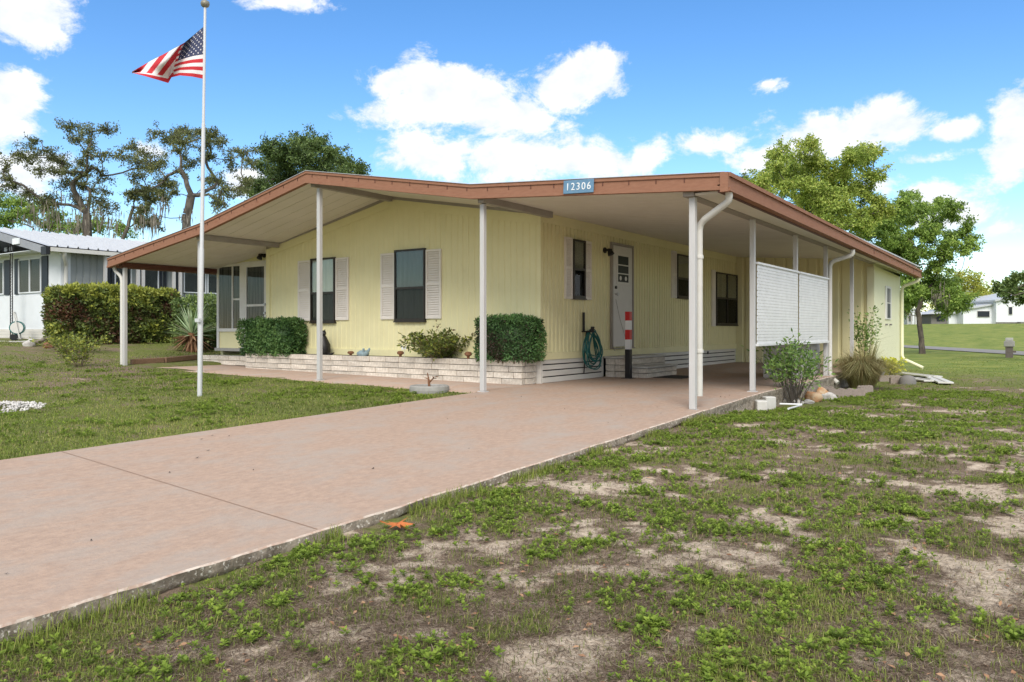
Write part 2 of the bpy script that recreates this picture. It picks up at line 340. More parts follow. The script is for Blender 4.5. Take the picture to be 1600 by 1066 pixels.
def vnoise(x, y, seed=0):
    xi = np.floor(x).astype(np.int64); yi = np.floor(y).astype(np.int64); fx = x - xi; fy = y - yi
    fx = fx * fx * (3 - 2 * fx); fy = fy * fy * (3 - 2 * fy)
    def h(a, b):
        q = (a * 374761393 + b * 668265263 + seed * 982451653) & 0x7fffffff
        q = ((q ^ (q >> 13)) * 1274126177) & 0x7fffffff
        return ((q ^ (q >> 16)) & 0xffff) / 65535.0
    return (h(xi, yi) * (1 - fx) + h(xi + 1, yi) * fx) * (1 - fy) + (h(xi, yi + 1) * (1 - fx) + h(xi + 1, yi + 1) * fx) * fy
def fbm(x, y, seed=0, oct=4, gain=.5):
    s = 0; a = 1; t = 0
    for i in range(oct): s = s + a * vnoise(x * 2 ** i, y * 2 ** i, seed + i * 17); t += a; a *= gain
    return s / t
def sstep(a, b, x): t = np.clip((x - a) / (b - a), 0, 1); return t * t * (3 - 2 * t)

# ------------------------------------------------------------------ ground
DX0, DX1 = -6.87, -3.47                               # the drive, left and right edge
def drive_z(x, y):                                    # top of the slab: level under the carport, falling towards the street
    y = np.asarray(y, float); t = np.clip((np.asarray(x, float) - DX0) / (DX1 - DX0), 0, 1)
    yl = np.minimum(y - 9, 0)
    front = (0.0 + .0205 * yl) * (1 - t) + np.interp(yl, [-20, -8.5, -7.6, -6, -3, 0], [-.55, -.29, -.275, -.247, -.163, -.068]) * t
    back = np.interp(y, [9, 11.4, 21], [-.068, 0.0, .035]) * t + np.interp(y, [9, 21], [0, .035]) * (1 - t)
    return np.where(y < 9, front, back)
def ground_z(x, y, rough=True):
    x = np.asarray(x, float); y = np.asarray(y, float)
    R = np.interp(y, [-40, -5, 1.4, 5, 9, 12, 20, 43, 64, 85, 110, 130, 250], [-1.2, -.47, -.355, -.27, -.150, -.25, -.27, -.30, -.27, .55, 1.5, 1.75, 1.9])
    Lz = np.interp(y, [-40, -5, 1.4, 6, 9, 14, 30, 60], [-1.0, -.42, -.19, -.075, -.03, .08, .3, .5])
    Lz = Lz + np.clip((-7.0 - x) * .016, 0, .42)
    Lz = Lz + np.interp(x, [-40, -23, -21, -16.8], [.30, .34, .30, 0])
    w = np.maximum(sstep(-6.9, -3.6, x), sstep(20.5, 27, y) * sstep(-70, -40, x))
    z = Lz * (1 - w) + R * w
    z = z - .16 * sstep(-6.95, -6.6, x) * (1 - sstep(-3.80, -3.53, x)) * (y < 9.2) - .35 * sstep(-6.8, -6.4, x) * (1 - sstep(-3.9, -3.55, x)) * (y >= 9.2) * (y < 24.6)
    z = np.where((x < -6.6) & (y > 9.3) & (x > -15.6) & (y < 26), np.minimum(z, -.15), z)
    if rough: z = z + ((fbm(x * 1.3, y * 1.3, 5, 3) - .5) * .05 + (fbm(x * 7, y * 7, 9, 2) - .5) * .018) * np.interp(y, [22, 30], [1, 0])
    return z
def cover(x, y):
    """how thickly the ground is grown over, 0 bare sand to 1"""
    x = np.asarray(x, float); y = np.asarray(y, float)
    px, py, d = proj(x, y)
    n = fbm(x * 2.2 + 31, y * 2.2 + 7, 3, 4, .62); n2 = fbm(x * 8.3, y * 8.3, 21, 3)
    right = .47 + (n - .5) * 1.45 + (n2 - .5) * 1.0 + (fbm(x * .45, y * .45, 29, 2) - .5) * .2
    right = right + np.interp(d, [2, 4, 6, 9, 14, 22], [-.02, 0, .06, .14, .26, .55]) - .16 * np.clip((px - 1050) / 550, 0, 1) * (d < 12)
    right = right + .20 * np.exp(-((x - DX1 - .25) / .28) ** 2)
    left = 1.02 + (n - .5) * .9 + (n2 - .5) * .5 - .38 * np.exp(-(((px - 100) / 190) ** 2 + ((py - 595) / 32) ** 2))
    return np.where(x > -5, right, left)
def make_ground():
    def axis(parts):
        o = [np.arange(a, b, s) for a, b, s in parts]; return np.concatenate(o)
    xs = np.concatenate([[-900, -500, -300, -180, -120, -90, -70, -55], np.arange(-45, -28, 1.0), np.arange(-28, -12, .3), np.arange(-12, -3.8, .12), np.arange(-3.8, 3.2, .055), np.arange(3.2, 8, .2), np.arange(8, 40, 1.5), [45, 60, 90, 140, 220, 400, 900]])
    ys = np.concatenate([[-900, -300, -120, -60, -30, -18, -10, -6, -3], np.arange(-1, 8, .06), np.arange(8, 14, .11), np.arange(14, 28, .3), np.arange(28, 60, 1.0), np.arange(60, 140, 4), [150, 180, 230, 320, 500, 900]])
    X, Y = np.meshgrid(xs, ys); Z = ground_z(X, Y); nx = len(xs); ny = len(ys)
    i = np.arange(nx - 1)[None, :] + np.arange(ny - 1)[:, None] * nx
    Fc = np.stack([i, i + 1, i + nx + 1, i + nx], -1).reshape(-1, 4)
    g = np_obj('ground', np.stack([X, Y, Z], -1).reshape(-1, 3), Fc, 'ground', None, {'cover': cover(X, Y).ravel()}, smooth=True)
    g['kind'] = 'structure'
def ground_material():
    m = bpy.data.materials.new('ground'); m.use_nodes = True; MATS['ground'] = m
    nt = m.node_tree; N = nt.nodes.new; L = nt.links.new; b = nt.nodes['Principled BSDF']; b.inputs['Roughness'].default_value = .95; b.inputs['Specular IOR Level'].default_value = .15
    tc = N('ShaderNodeTexCoord'); at_ = N('ShaderNodeAttribute'); at_.attribute_name = 'cover'
    def noise(s, d, r=.6):
        n = N('ShaderNodeTexNoise'); n.inputs['Scale'].default_value = s; n.inputs['Detail'].default_value = d; n.inputs['Roughness'].default_value = r; L(tc.outputs['Object'], n.inputs[0]); return n.outputs[0]
    def rng_(f, a, b_, c=0, d=1):
        r = N('ShaderNodeMapRange'); r.interpolation_type = 'SMOOTHSTEP'; L(f, r.inputs[0]); r.inputs[1].default_value = a; r.inputs[2].default_value = b_; r.inputs[3].default_value = c; r.inputs[4].default_value = d; return r.outputs[0]
    def mix(f, a, b_):
        x = N('ShaderNodeMix'); x.data_type = 'RGBA'; L(f, x.inputs[0])
        for k, v in ((6, a), (7, b_)):
            if isinstance(v, tuple): x.inputs[k].default_value = (*v, 1)
            else: L(v, x.inputs[k])
        return x.outputs[2]
    def math_(op, a, b_):
        n = N('ShaderNodeMath'); n.operation = op
        for k, v in ((0, a), (1, b_)):
            if isinstance(v, (int, float)): n.inputs[k].default_value = v
            else: L(v, n.inputs[k])
        return n.outputs[0]
    fine = noise(38, 8, .7); mid = noise(7, 6); big = noise(.35, 5); tiny = noise(140, 4)
    sand = mix(rng_(fine, .3, .7), (.40, .315, .23), (.64, .54, .425))
    thatch = mix(rng_(tiny, .35, .65), (.12, .086, .062), (.27, .20, .145))
    c = math_('ADD', at_.outputs['Fac'], math_('MULTIPLY', math_('SUBTRACT', mid, .5), .95)); c = math_('ADD', c, math_('MULTIPLY', math_('SUBTRACT', fine, .5), .9))
    base = mix(rng_(c, .20, .44), sand, thatch)
    green = mix(rng_(noise(18, 8, .7), .3, .7), (.085, .105, .026), (.18, .20, .055))
    base = mix(rng_(c, .52, .98), base, green)
    # the far lawns, too far to tell blades apart
    geo = N('ShaderNodeSeparateXYZ'); L(tc.outputs['Object'], geo.inputs[0])
    far = mix(rng_(noise(.9, 9, .75), .38, .62), (.12, .175, .034), (.24, .26, .065))
    far = mix(rng_(noise(4.5, 6), .55, .8), far, (.17, .145, .07))
    base = mix(rng_(geo.outputs[1], 17, 30), base, far)
    L(base, b.inputs['Base Color'])
    bp = N('ShaderNodeBump'); bp.inputs['Strength'].default_value = .8; bp.inputs['Distance'].default_value = .02; L(fine, bp.inputs['Height']); L(bp.outputs[0], b.inputs['Normal'])
ground_material(); make_ground()

# ---- the drive and the carport floor: one slab with a broken, weathered edge
def slab_mesh():
    mb_top = []
    ys = np.concatenate([np.arange(-6, 0, .12), np.arange(0, 9.0, .04), np.arange(9.0, 20.71, .3), [20.72]])
    nx = 9; V = []; Fc = []
    for y in ys:
        wl = DX0 if y < 9.05 else -7.05
        xr = DX1 + (fbm(np.array([y * 3.0]), np.array([2.0]), 4, 3)[0] - .5) * .035
        for t in np.linspace(0, 1, nx):
            x = wl + (xr - wl) * t; V.append((x, y, float(drive_z(x, y))))
    for i in range(len(ys) - 1):
        for j in range(nx - 1):
            a = i * nx + j; Fc.append((a, a + 1, a + nx + 1, a + nx))
    o = np_obj('driveway', V, Fc, 'slab', smooth=True); o['kind'] = 'structure'
    # right edge: worn arris and rough face with bites out of it
    E = []; EF = []; W = []; WF = []
    for i, y in enumerate(ys):
        x, yy, z = V[i * nx + nx - 1]
        k = fbm(np.array([y * 5.0, y * 4.0 + 40, y * 17]), np.array([1.0, 1.0, 5.0]), 8, 3) - .5
        W += [(x, y, z), (x + .008 + k[2] * .02, y, z - .010 + k[2] * .014)]
        if y > 8.7: k = k * .3; und = 0.0
        else: und = 1.0
        E += [(x + .008 + k[2] * .02, y, z - .010 + k[2] * .014), (x + .012 + k[0] * .05 + k[2] * .02, y, z - .05), (x + k[1] * .10 + k[2] * .02, y, z - .085 - k[0] * .03), (x - .09 * und + k[0] * .06, y, z - .10 - k[0] * .04), (x - .16 * und, y, z - .45)]
    for i in range(len(ys) - 1):
        WF.append((i * 2, i * 2 + 1, i * 2 + 3, i * 2 + 2))
        for j in range(4): a = i * 5 + j; EF.append((a, a + 1, a + 6, a + 5))
    np_obj('worn_edge', W, WF, 'slab_worn', o); np_obj('slab_side', E, EF, 'slab_edge', o)
    # left edge, nearly flush with the lawn
    E = []; EF = []
    for i, y in enumerate(ys):
        x, yy, z = V[i * nx]
        E += [(x, y, z), (x - .02, y, z - .03), (x - .02, y, z - .3)]
    for i in range(len(ys) - 1):
        for j in range(2): a = i * 3 + j; EF.append((a, a + 3, a + 4, a + 1))
    np_obj('slab_side', E, EF, 'slab_edge', o, smooth=True)
    for (ya, yb) in ((3.22, 3.05), (.2, .05), (13.1, 13.1), (17.0, 17.0)):   # control joints
        pts = [(DX0 + (DX1 - .02 - DX0) * t, ya + (yb - ya) * t) for t in np.linspace(0, 1, 9)]
        V2 = []; F2 = []
        for x, y in pts:
            z = float(drive_z(x, y)) + .003; V2 += [(x, y - .004, z), (x, y + .004, z)]
        for i in range(8): F2.append((2 * i, 2 * i + 2, 2 * i + 3, 2 * i + 1))
        np_obj('control_joint', V2, F2, 'joint', o)
    # front patio strip
    mb = MB(); zl = lambda x: .0 + np.interp(x, [-17.0, -7], [.115, 0])
    V = []; Fc = []; xs = np.linspace(-15.75, -6.9, 30)
    for x in xs:
        y0 = 9.0 if x > -15.2 else 9.0 + (-15.2 - x) * .5
        z = float(zl(x)); V += [(x, y0 - .02, z - .2), (x, y0, z), (x, 10.98, z)]
    for i in range(len(xs) - 1):
        for j in range(2): a = i * 3 + j; Fc.append((a, a + 3, a + 4, a + 1))
    p = np_obj('patio_path', V, Fc, 'slab'); p['kind'] = 'structure'
slab_mesh()
PATZ = lambda x: float(np.interp(x, [-17.0, -7], [.115, 0]))

# ------------------------------------------------------------------ the home
home = thing('mobile_home', 'pale yellow ribbed mobile home with brown roof edge, front porch and carport', 'house', (-10.5, 15.0, 0))
HO = home.location.copy()
def hm(T=None): return MB(HO, T)
WX0, WX1, WY = -14.12, -7.03, 10.95
PROF = [(-16.92, 2.445), (-13.53, 2.935), (-10.45, 3.60), (-6.90, 2.99), (-3.15, 2.735)]
YF, YB = 8.90, 25.15
def roof_top(x): return float(np.interp(x, [p[0] for p in PROF], [p[1] for p in PROF]))
CEIL = .135
def rib_profile(u0, u1, pitch=.13, groove=.030, depth=.008):
    """ribbed sheet seen from above: (along, inwards)"""
    o = []; u = u0
    while u < u1 - 1e-6:
        e = min(u + pitch, u1); o.append((u, 0)); g = e - groove
        if g > u and e - u > pitch * .9: o += [(g, 0), (g + groove * .3, depth), (e - groove * .3, depth)]
        u = e
    o.append((u1, 0)); return o
def ribbed_wall(name, pt, u0, u1, zbot, ztop, material, parent, **k):
    mb = hm(); pr = rib_profile(u0, u1, **k); V = []; Fc = []
    for u, d in pr: V += [pt(u, d, zbot(u)), pt(u, d, ztop(u))]
    for i in range(len(pr) - 1): Fc.append((2 * i, 2 * i + 2, 2 * i + 3, 2 * i + 1))
    mb.add(V, Fc); return mb.build(name, material, parent)
SZ = .52                                              # lower edge of the siding
ribbed_wall('front_wall', lambda u, d, z: (u, WY + d, z), WX0, WX1, lambda u: SZ, lambda u: roof_top(u) - CEIL + .01, 'yellow', home)
ribbed_wall('side_wall', lambda u, d, z: (WX1 - d, u, z), WY, 20.72, lambda u: SZ, lambda u: roof_top(WX1) - CEIL + .01, 'yellow', home, pitch=.127, groove=.05, depth=.03)
ribbed_wall('carport_end_wall', lambda u, d, z: (u, 20.72 + d, z), -7.03, -3.62, lambda u: .02, lambda u: roof_top(u) - CEIL + .01, 'yellow', home, pitch=.27, groove=.10, depth=.035)
hm().box(WX0 - .03, WX0 + .09, WY - .028, WY + .25, SZ - .12, roof_top(WX0) - CEIL).build('corner_trim', 'yellow', home)
hm().box(WX1 - .05, WX1 + .018, WY - .024, WY + .05, SZ - .12, roof_top(WX1) - CEIL).build('corner_trim', 'yellow', home)
hm().box(WX0, WX1 - .052, WY - .03, WY - .003, SZ - .12, SZ).build('base_trim', 'yellow', home)
hm().box(WX1 + .003, WX1 + .028, WY + .055, 20.70, SZ - .12, SZ).build('base_trim', 'yellow', home)
for a, b in ((WX0, -10.45), (-10.45, -7.085)):         # smooth band under the porch ceiling
    za, zb = roof_top(a) - CEIL - .004, roof_top(b) - CEIL - .004
    hm().extr([(a, WY - .022, za - .21), (b, WY - .022, zb - .21), (b, WY - .022, zb), (a, WY - .022, za)], (0, .019, 0)).build('gable_band', 'yellow', home)
    hm().extr([(a, WY - .05, za - .05), (b, WY - .05, zb - .05), (b, WY - .05, zb + .01), (a, WY - .05, za + .01)], (0, .027, 0)).build('ceiling_trim', 'beam_grey', home)
hm().box(WX1 + .003, WX1 + .02, WY + .06, 20.70, roof_top(WX1) - CEIL - .17, roof_top(WX1) - CEIL - .004).build('eave_band', 'yellow', home)
# dark core so that nothing shows through
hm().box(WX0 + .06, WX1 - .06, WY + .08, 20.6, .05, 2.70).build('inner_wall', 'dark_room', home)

# roof deck, ceiling in pans, fascia of three strips
mb = hm(); poly = [(x, YF + .03, z) for x, z in PROF] + [(x, YF + .03, z - .03) for x, z in reversed(PROF)]
mb.extr(poly, (0, YB - YF - .06, 0)).build('roof', 'metal_roof', home)
for k in range(4):
    (xa, za), (xb, zb) = PROF[k], PROF[k + 1]
    mb = hm(); pr = rib_profile(YF + .03, YB - .05, pitch=.305, groove=.022, depth=.012); V = []; Fc = []
    for u, d in pr: V += [(xa, u, za - CEIL + d), (xb, u, zb - CEIL + d)]
    for i in range(len(pr) - 1): Fc.append((2 * i, 2 * i + 1, 2 * i + 3, 2 * i + 2))
    mb.add(V, Fc).build('ceiling', 'ceiling', home)
def strip(y, pts, dz0, dz1, th):                       # a strip following the roof line on the front
    mb = hm(); V = []
    for x, z in pts: V += [(x, y, z + dz0), (x, y, z + dz1), (x, y + th, z + dz0), (x, y + th, z + dz1)]
    Fc = []
    for i in range(len(pts) - 1):
        a = 4 * i; Fc += [(a, a + 4, a + 5, a + 1), (a + 2, a + 3, a + 7, a + 6), (a + 1, a + 5, a + 7, a + 3), (a, a + 2, a + 6, a + 4)]
    e = 4 * (len(pts) - 1); Fc += [(0, 1, 3, 2), (e, e + 2, e + 3, e + 1)]
    return mb.add(V, Fc)
fa = strip(YF, PROF, -.172, -.03, .03).build('fascia', 'fascia', home)
strip(YF - .022, PROF, -.192, -.145, .075).build('lower_lip', 'fascia', fa)
strip(YF - .016, PROF, -.031, .014, .07).build('drip_edge', 'fascia', fa)
strip(YF - .028, PROF, .0145, .022, .10).build('cap_strip', 'metal_roof', fa)
tick = None
for x in np.arange(-16.6, -3.3, .37):
    z = roof_top(x)
    if tick is None:
        m_ = MB(); m_.box(-.007, .007, -.006, 0, -.085, -.032); tick = m_.build('pan_joint', 'fascia_dark', fa); t_ = tick
    else:
        t_ = tick.copy(); link(t_); t_.parent = fa
    t_.location = (x - HO.x, YF - HO.y - .001, z)
# right-hand gutter, brown, running the whole length of the carport; it falls a little to the back
def gz(y): return float(np.interp(y, [YF, YB], [0, -.14]))
def gstrip(x0, x1, dz0, dz1):
    z0, z1 = 2.735 + gz(YF), 2.735 + gz(YB); mb = hm()
    return mb.add([(x0, YF, z0 + dz0), (x1, YF, z0 + dz0), (x1, YF, z0 + dz1), (x0, YF, z0 + dz1), (x0, YB, z1 + dz0), (x1, YB, z1 + dz0), (x1, YB, z1 + dz1), (x0, YB, z1 + dz1)],
                  [(0, 1, 2, 3), (7, 6, 5, 4), (0, 4, 5, 1), (1, 5, 6, 2), (2, 6, 7, 3), (3, 7, 4, 0)])
gu = gstrip(-3.18, -3.11, -.165, -.035).build('gutter', 'fascia', home)
gstrip(-3.185, -3.085, -.036, .012).build('drip_edge', 'fascia', gu)
gstrip(-3.185, -3.09, -.205, -.166).build('lower_lip', 'fascia', gu)
gstrip(-3.24, -3.19, -.21, -.12).build('gutter_back', 'fascia_dark', gu)
hm().box(-3.20, -3.105, YF - .03, YF + .03, 2.52, 2.748).build('corner_cap', 'fascia', gu)
for y in (17.9, 23.6): hm().box(-3.109, -3.103, y, y + .03, 2.735 + gz(y) - .15, 2.735 + gz(y) - .04).build('gutter_joint', 'fascia_dark', gu)
# beams
hm().box(-3.70, -3.56, YF + .07, 20.70, 2.525, 2.605).build('edge_beam', 'beam_grey', home)
hm().box(-3.555, -3.25, YF + .10, YB - .1, 2.535, 2.56).build('soffit_strip', 'ceiling', home)
for x in (-6.80, -10.40, -13.72): hm().box(x - .05, x + .05, YF + .09, WY - .055, roof_top(x) - CEIL - .10, roof_top(x) - CEIL - .003).build('porch_beam', 'beam_grey', home)
z_ = roof_top(-16.56) - CEIL
hm().box(-16.62, -16.50, YF + .09, 16.0, z_ - .11, z_ - .003).build('edge_beam', 'fascia_dark', home)
hm().box(-16.92, -16.86, YF + .06, 16.0, 2.26, 2.42).build('gutter', 'fascia', home)
# posts
def post(x, y, z0, z1, w=.09):
    p = hm().box(x - w / 2, x + w / 2, y - w / 2, y + w / 2, z0 + .012, z1).build('post', 'post_white', home, bevel=.006)
    hm().box(x - w / 2 - .03, x + w / 2 + .03, y - w / 2 - .012, y + w / 2 + .012, z0 - .003, z0 + .0115).build('post_foot', 'post_white', p)
    return p
for x in (-16.56, -13.80, -10.34, -6.83): post(x, 9.09, PATZ(x), roof_top(x) - CEIL - (.11 if x > -16 else .02), .075)
post(-3.61, 9.07, -.075, 2.524, .078)
for y in (11.37, 13.68, 15.83, 18.22): post(-3.61, y, float(drive_z(-3.61, y)), 2.524, .072)
# downspouts
def spout(name, pts, r, material='gutter_white'):
    o = []
    for i in range(len(pts) - 1):
        o.append(Vector(pts[i]))
    pts = [Vector(p) for p in pts]; sm = [pts[0]]
    for i in range(1, len(pts) - 1):
        a, b, c = pts[i - 1], pts[i], pts[i + 1]; k = min(.09, (b - a).length * .45, (c - b).length * .45)
        p = b + (a - b).normalized() * k; q = b + (c - b).normalized() * k
        sm += [p, p * .25 + b * .5 + q * .25, q]
    sm.append(pts[-1]); return hm().tube(sm, r, 12).build(name, material, home, smooth=True)
d1 = spout('downspout', [(-3.15, 9.02, 2.56), (-3.15, 9.06, 2.44), (-3.58, 9.20, 2.22), (-3.58, 9.20, .09)], .043)
for z in (1.78, .62): hm().lathe([(.050, 0), (.052, .01), (.052, .035), (.050, .045)], (-3.58, 9.20, z), 12).build('collar', 'gutter_white', d1)
d2 = spout('downspout', [(-3.15, 15.96, 2.44), (-3.15, 15.98, 2.34), (-3.56, 15.95, 2.22), (-3.56, 15.95, .0), (-3.40, 15.9, -.12)], .043)
spout('downspout', [(-3.14, 24.9, 2.42), (-3.15, 24.88, 2.30), (-3.56, 24.78, 2.14), (-3.56, 24.78, .08), (-3.0, 24.6, -.17)], .045, 'shed_yellow')
spout('downspout', [(-16.89, 9.02, 2.30), (-16.86, 9.03, 2.20), (-16.645, 9.07, 2.05), (-16.645, 9.07, .15)], .038)
# shed at the back end of the carport
sh = hm().box(-6.9, -3.62, 20.78, 24.85, .02, 2.50).build('shed_wall', 'shed_yellow', home)
hm().box(-3.75, -3.585, 20.69, 20.775, .02, 2.45).build('corner_trim', 'shed_yellow', sh)
hm().extr([(-3.62, 20.78, 2.5), (-3.62, 24.85, 2.43), (-3.62, 24.85, 2.56), (-3.62, 20.78, 2.59)], (-.1, 0, 0)).build('eave_band', 'shed_yellow', sh)
hm().box(-6.8, -3.66, 20.85, 24.80, -.3, .019).build('shed_footing', 'concrete', sh)
w = hm().box(-3.619, -3.59, 22.35, 23.2, 1.18, 2.06).build('window', 'white_trim', sh)
for za, zb in ((1.63, 2.0), (1.22, 1.60)): hm().box(-3.589, -3.582, 22.56, 22.98, za, zb).build('pane', 'navy', w)
for yy in (22.70, 22.84): hm().box(-3.5815, -3.575, yy - .008, yy + .008, 1.63, 2.0).build('glazing_bar', 'white_trim', w)
for yy in (22.42, 23.05): hm().box(-3.619, -3.57, yy, yy + .10, 1.02, 1.06).build('shutter_bracket', 'far_grey', sh)

# windows: local frame u along the wall, n out of it
def TF(p): return (p[0], WY - p[1], p[2])              # on the front wall
def TS(p): return (WX1 + p[1], p[0], p[2])             # on the side wall
def window(T, u0, u1, z0, z1, upper='curtain', lower='curtain_grey', mid=None, shut=None, frame='bronze', split=None, n0=.004):
    f = .035; mid = mid if mid is not None else (z0 + z1) / 2
    w = hm(T); w.box(u0, u0 + f, n0, n0 + .05, z0, z1); w.box(u1 - f, u1, n0, n0 + .05, z0, z1); w.box(u0 + f, u1 - f, n0, n0 + .05, z1 - f, z1); w.box(u0 + f, u1 - f, n0, n0 + .055, z0, z0 + f * 1.3)
    w = w.build('window', frame, home)
    hm(T).box(u0 + f, u1 - f, n0 + .012, n0 + .052, mid - .022, mid + .022).build('meeting_rail', frame, w)
    cols = [(u0 + f, u1 - f)] if split is None else [(u0 + f, split - .02), (split + .02, u1 - f)]
    if split is not None: hm(T).box(split - .02, split + .02, n0 + .004, n0 + .053, z0 + f * 1.3, z1 - f).build('mullion', frame, w)
    for a, b in cols:
        hm(T).box(a, b, n0 + .034, n0 + .038, mid + .022, z1 - f).build('pane', 'glass', w)
        hm(T).box(a, b, n0 + .026, n0 + .030, z0 + f * 1.3, mid - .022).build('pane', 'glass_screen', w)
        for mt, za, zb in ((upper, mid - .02, z1 - f), (lower, z0 + f * 1.3, mid - .021)):     # folds behind the glass: hangings, and near-black sheets painted as the unlit room
            m_ = hm(T); n = 14; V = []; Fc = []
            for i in range(n + 1):
                u = a + (b - a) * i / n; q = n0 + .006 + .012 * (.5 + .5 * math.sin(i * 1.9 + u * 5)); V += [(u, q, za), (u, q, zb)]
            for i in range(n): Fc.append((2 * i, 2 * i + 2, 2 * i + 3, 2 * i + 1))
            m_.add(V, Fc).build('curtain', mt, w)
    hm(T).box(u0 - .01, u1 + .01, n0 - .002, n0 + .065, z0 - .025, z0 - .001).build('sill', frame, w)
    return w
def shutter(T, u0, u1, z0, z1):
    f = .04; s = hm(T); s.box(u0, u0 + f, .002, .035, z0, z1); s.box(u1 - f, u1, .002, .035, z0, z1)
    for za, zb in ((z0, z0 + f), ((z0 + z1) / 2 - f * .6, (z0 + z1) / 2 + f * .6), (z1 - f, z1)): s.box(u0 + f, u1 - f, .002, .035, za, zb)
    s = s.build('shutter', 'shutter', home)
    m_ = hm(T); z = z0 + f
    for za, zb in ((z0 + f, (z0 + z1) / 2 - f * .6), ((z0 + z1) / 2 + f * .6, z1 - f)):
        k = max(3, int((zb - za) / .042)); h = (zb - za) / k
        for i in range(k):
            q = za + i * h; m_.add([(u0 + f, .030, q), (u1 - f, .030, q), (u1 - f, .010, q + h * .95), (u0 + f, .010, q + h * .95), (u0 + f, .004, q), (u1 - f, .004, q)], [(0, 1, 2, 3), (0, 4, 5, 1)])
    o = m_.build('louvre', 'shutter', s); o['kind'] = 'stuff'
    return s
window(TF, -12.69, -11.96, 1.06, 2.38, mid=1.66)
shutter(TF, -13.10, -12.70, 1.09, 2.355); shutter(TF, -11.95, -11.58, 1.10, 2.36)
window(TF, -10.31, -9.545, 1.07, 2.42, 'curtain_grey', 'curtain_grey', mid=1.69)
shutter(TF, -10.69, -10.32, 1.105, 2.375); shutter(TF, -9.535, -9.17, 1.11, 2.385)
window(TS, 11.97, 12.40, 1.47, 2.52, 'blind', 'dark_room', mid=1.99)
shutter(TS, 11.71, 11.96, 1.45, 2.535); shutter(TS, 12.41, 12.65, 1.455, 2.53)
window(TS, 16.63, 17.58, 1.64, 2.63, 'blind', 'dark_room', mid=2.08)
shutter(TS, 16.36, 16.62, 1.62, 2.68)
window(TS, 19.12, 20.74 - .03, 1.03, 2.37, 'blind', 'dark_room', mid=1.72, split=19.92)
hm(TS).box(18.86, 19.11, .003, .03, .99, 2.41).build('shutter', 'shutter', home)
# side door
dr = hm(TS); dr.box(13.43, 13.48, .003, .05, .55, 2.60); dr.box(14.33, 14.38, .003, .05, .55, 2.60); dr.box(13.48, 14.33, .003, .05, 2.555, 2.60)
dr = dr.build('door_frame', 'beam_grey', home)
door = hm(TS).box(13.485, 14.325, .006, .035, .575, 2.55).build('door', 'door_white', home)
fr = hm(TS)
for a, b, c, d in ((13.63, 13.68, 1.80, 2.40), (14.15, 14.20, 1.80, 2.40), (13.68, 14.15, 2.36, 2.40), (13.68, 14.15, 1.80, 1.845), (13.68, 14.15, 2.00, 2.02), (13.68, 14.15, 2.17, 2.19)): fr.box(a, b, .036, .05, c, d)
fr.build('light_frame', 'white_trim', door)
for za, zb in ((1.847, 1.998), (2.022, 2.168), (2.192, 2.358)): hm(TS).box(13.682, 14.148, .037, .042, za, zb).build('pane', 'navy', door)
hm(TS).lathe([(.0, 0), (.05, 0), (.05, .004), (0, .005)], (0, 0, 0), 10)
for u in (13.80, 14.03):
    m_ = hm(TS); m_.tube([(u, .043, 1.92), (u, .046, 1.92)], .045, 12).build('sticker', 'white_trim', door)
m_ = hm(TS); m_.tube([(13.60, .036, 1.60), (13.60, .085, 1.60)], .022, 10); m_.tube([(13.60, .08, 1.60), (13.60, .10, 1.60)], .036, 12); m_.build('door_knob', 'alu', door, smooth=True)
m_ = hm(TS); m_.tube([(13.60, .036, 1.73), (13.60, .06, 1.73)], .032, 12); m_.build('deadbolt', 'bronze', door)
hm(TS).box(13.44, 14.37, .004, .09, .535, .549).build('threshold', 'beam_grey', dr)
hm(TS).tube([(13.42, .05, 1.5), (13.40, .055, 1.2), (13.38, .05, .9), (13.41, .055, .62), (13.52, .06, .5)], .006, 5).build('loose_cable', 'beam_grey', dr, smooth=True)
hm(TS).tube([(13.58, .05, 1.5), (13.75, .06, 1.1), (13.98, .055, .75), (14.1, .05, .5)], .004, 5).build('loose_cable', 'beam_grey', dr, smooth=True)
def wall_light(T, u, z):
    m_ = hm(T); m_.tube([(u, .003, z), (u, .03, z)], .055, 12); m_.tube([(u, .03, z), (u, .10, z + .01), (u, .16, z + .0)], .022, 8)
    o = m_.build('wall_light', 'iron_black', home, smooth=False)
    hm(T).tube([(u, .10, z - .005), (u, .13, z - .045), (u, .15, z - .09)], [.03, .055, .065], 12).build('lamp_shade', 'iron_black', o, smooth=True)
wall_light(TS, 13.20, 2.42)
# skirting boards along the side
def skirt(y0, y1):
    hm(TS).box(y0, y1, -.05, -.02, .0, .40).build('skirt_backing', 'black_gap', home)
    proto = None
    for k, (za, zb) in enumerate(((.010, .098), (.118, .208), (.228, .306), (.326, .40))):
        o = hm(TS).box(y0 + .01, y1 - .01, -.018, .012, za, zb).build('skirting_board', 'skirt_white', home, bevel=.004)
    for y in (y0, y1): hm(TS).box(y - .02, y + .02, -.016, .009, .0, .398).build('skirt_post', 'skirt_white', home)
skirt(10.985, 13.135)
hm().box(-7.16, -7.018, 10.944, 10.964, .0, .40).build('skirt_post', 'skirt_white', home); skirt(15.02, 20.66)
hm(TS).box(18.55, 18.62, .013, .03, .30, .37).build('vent_latch', 'black', home)

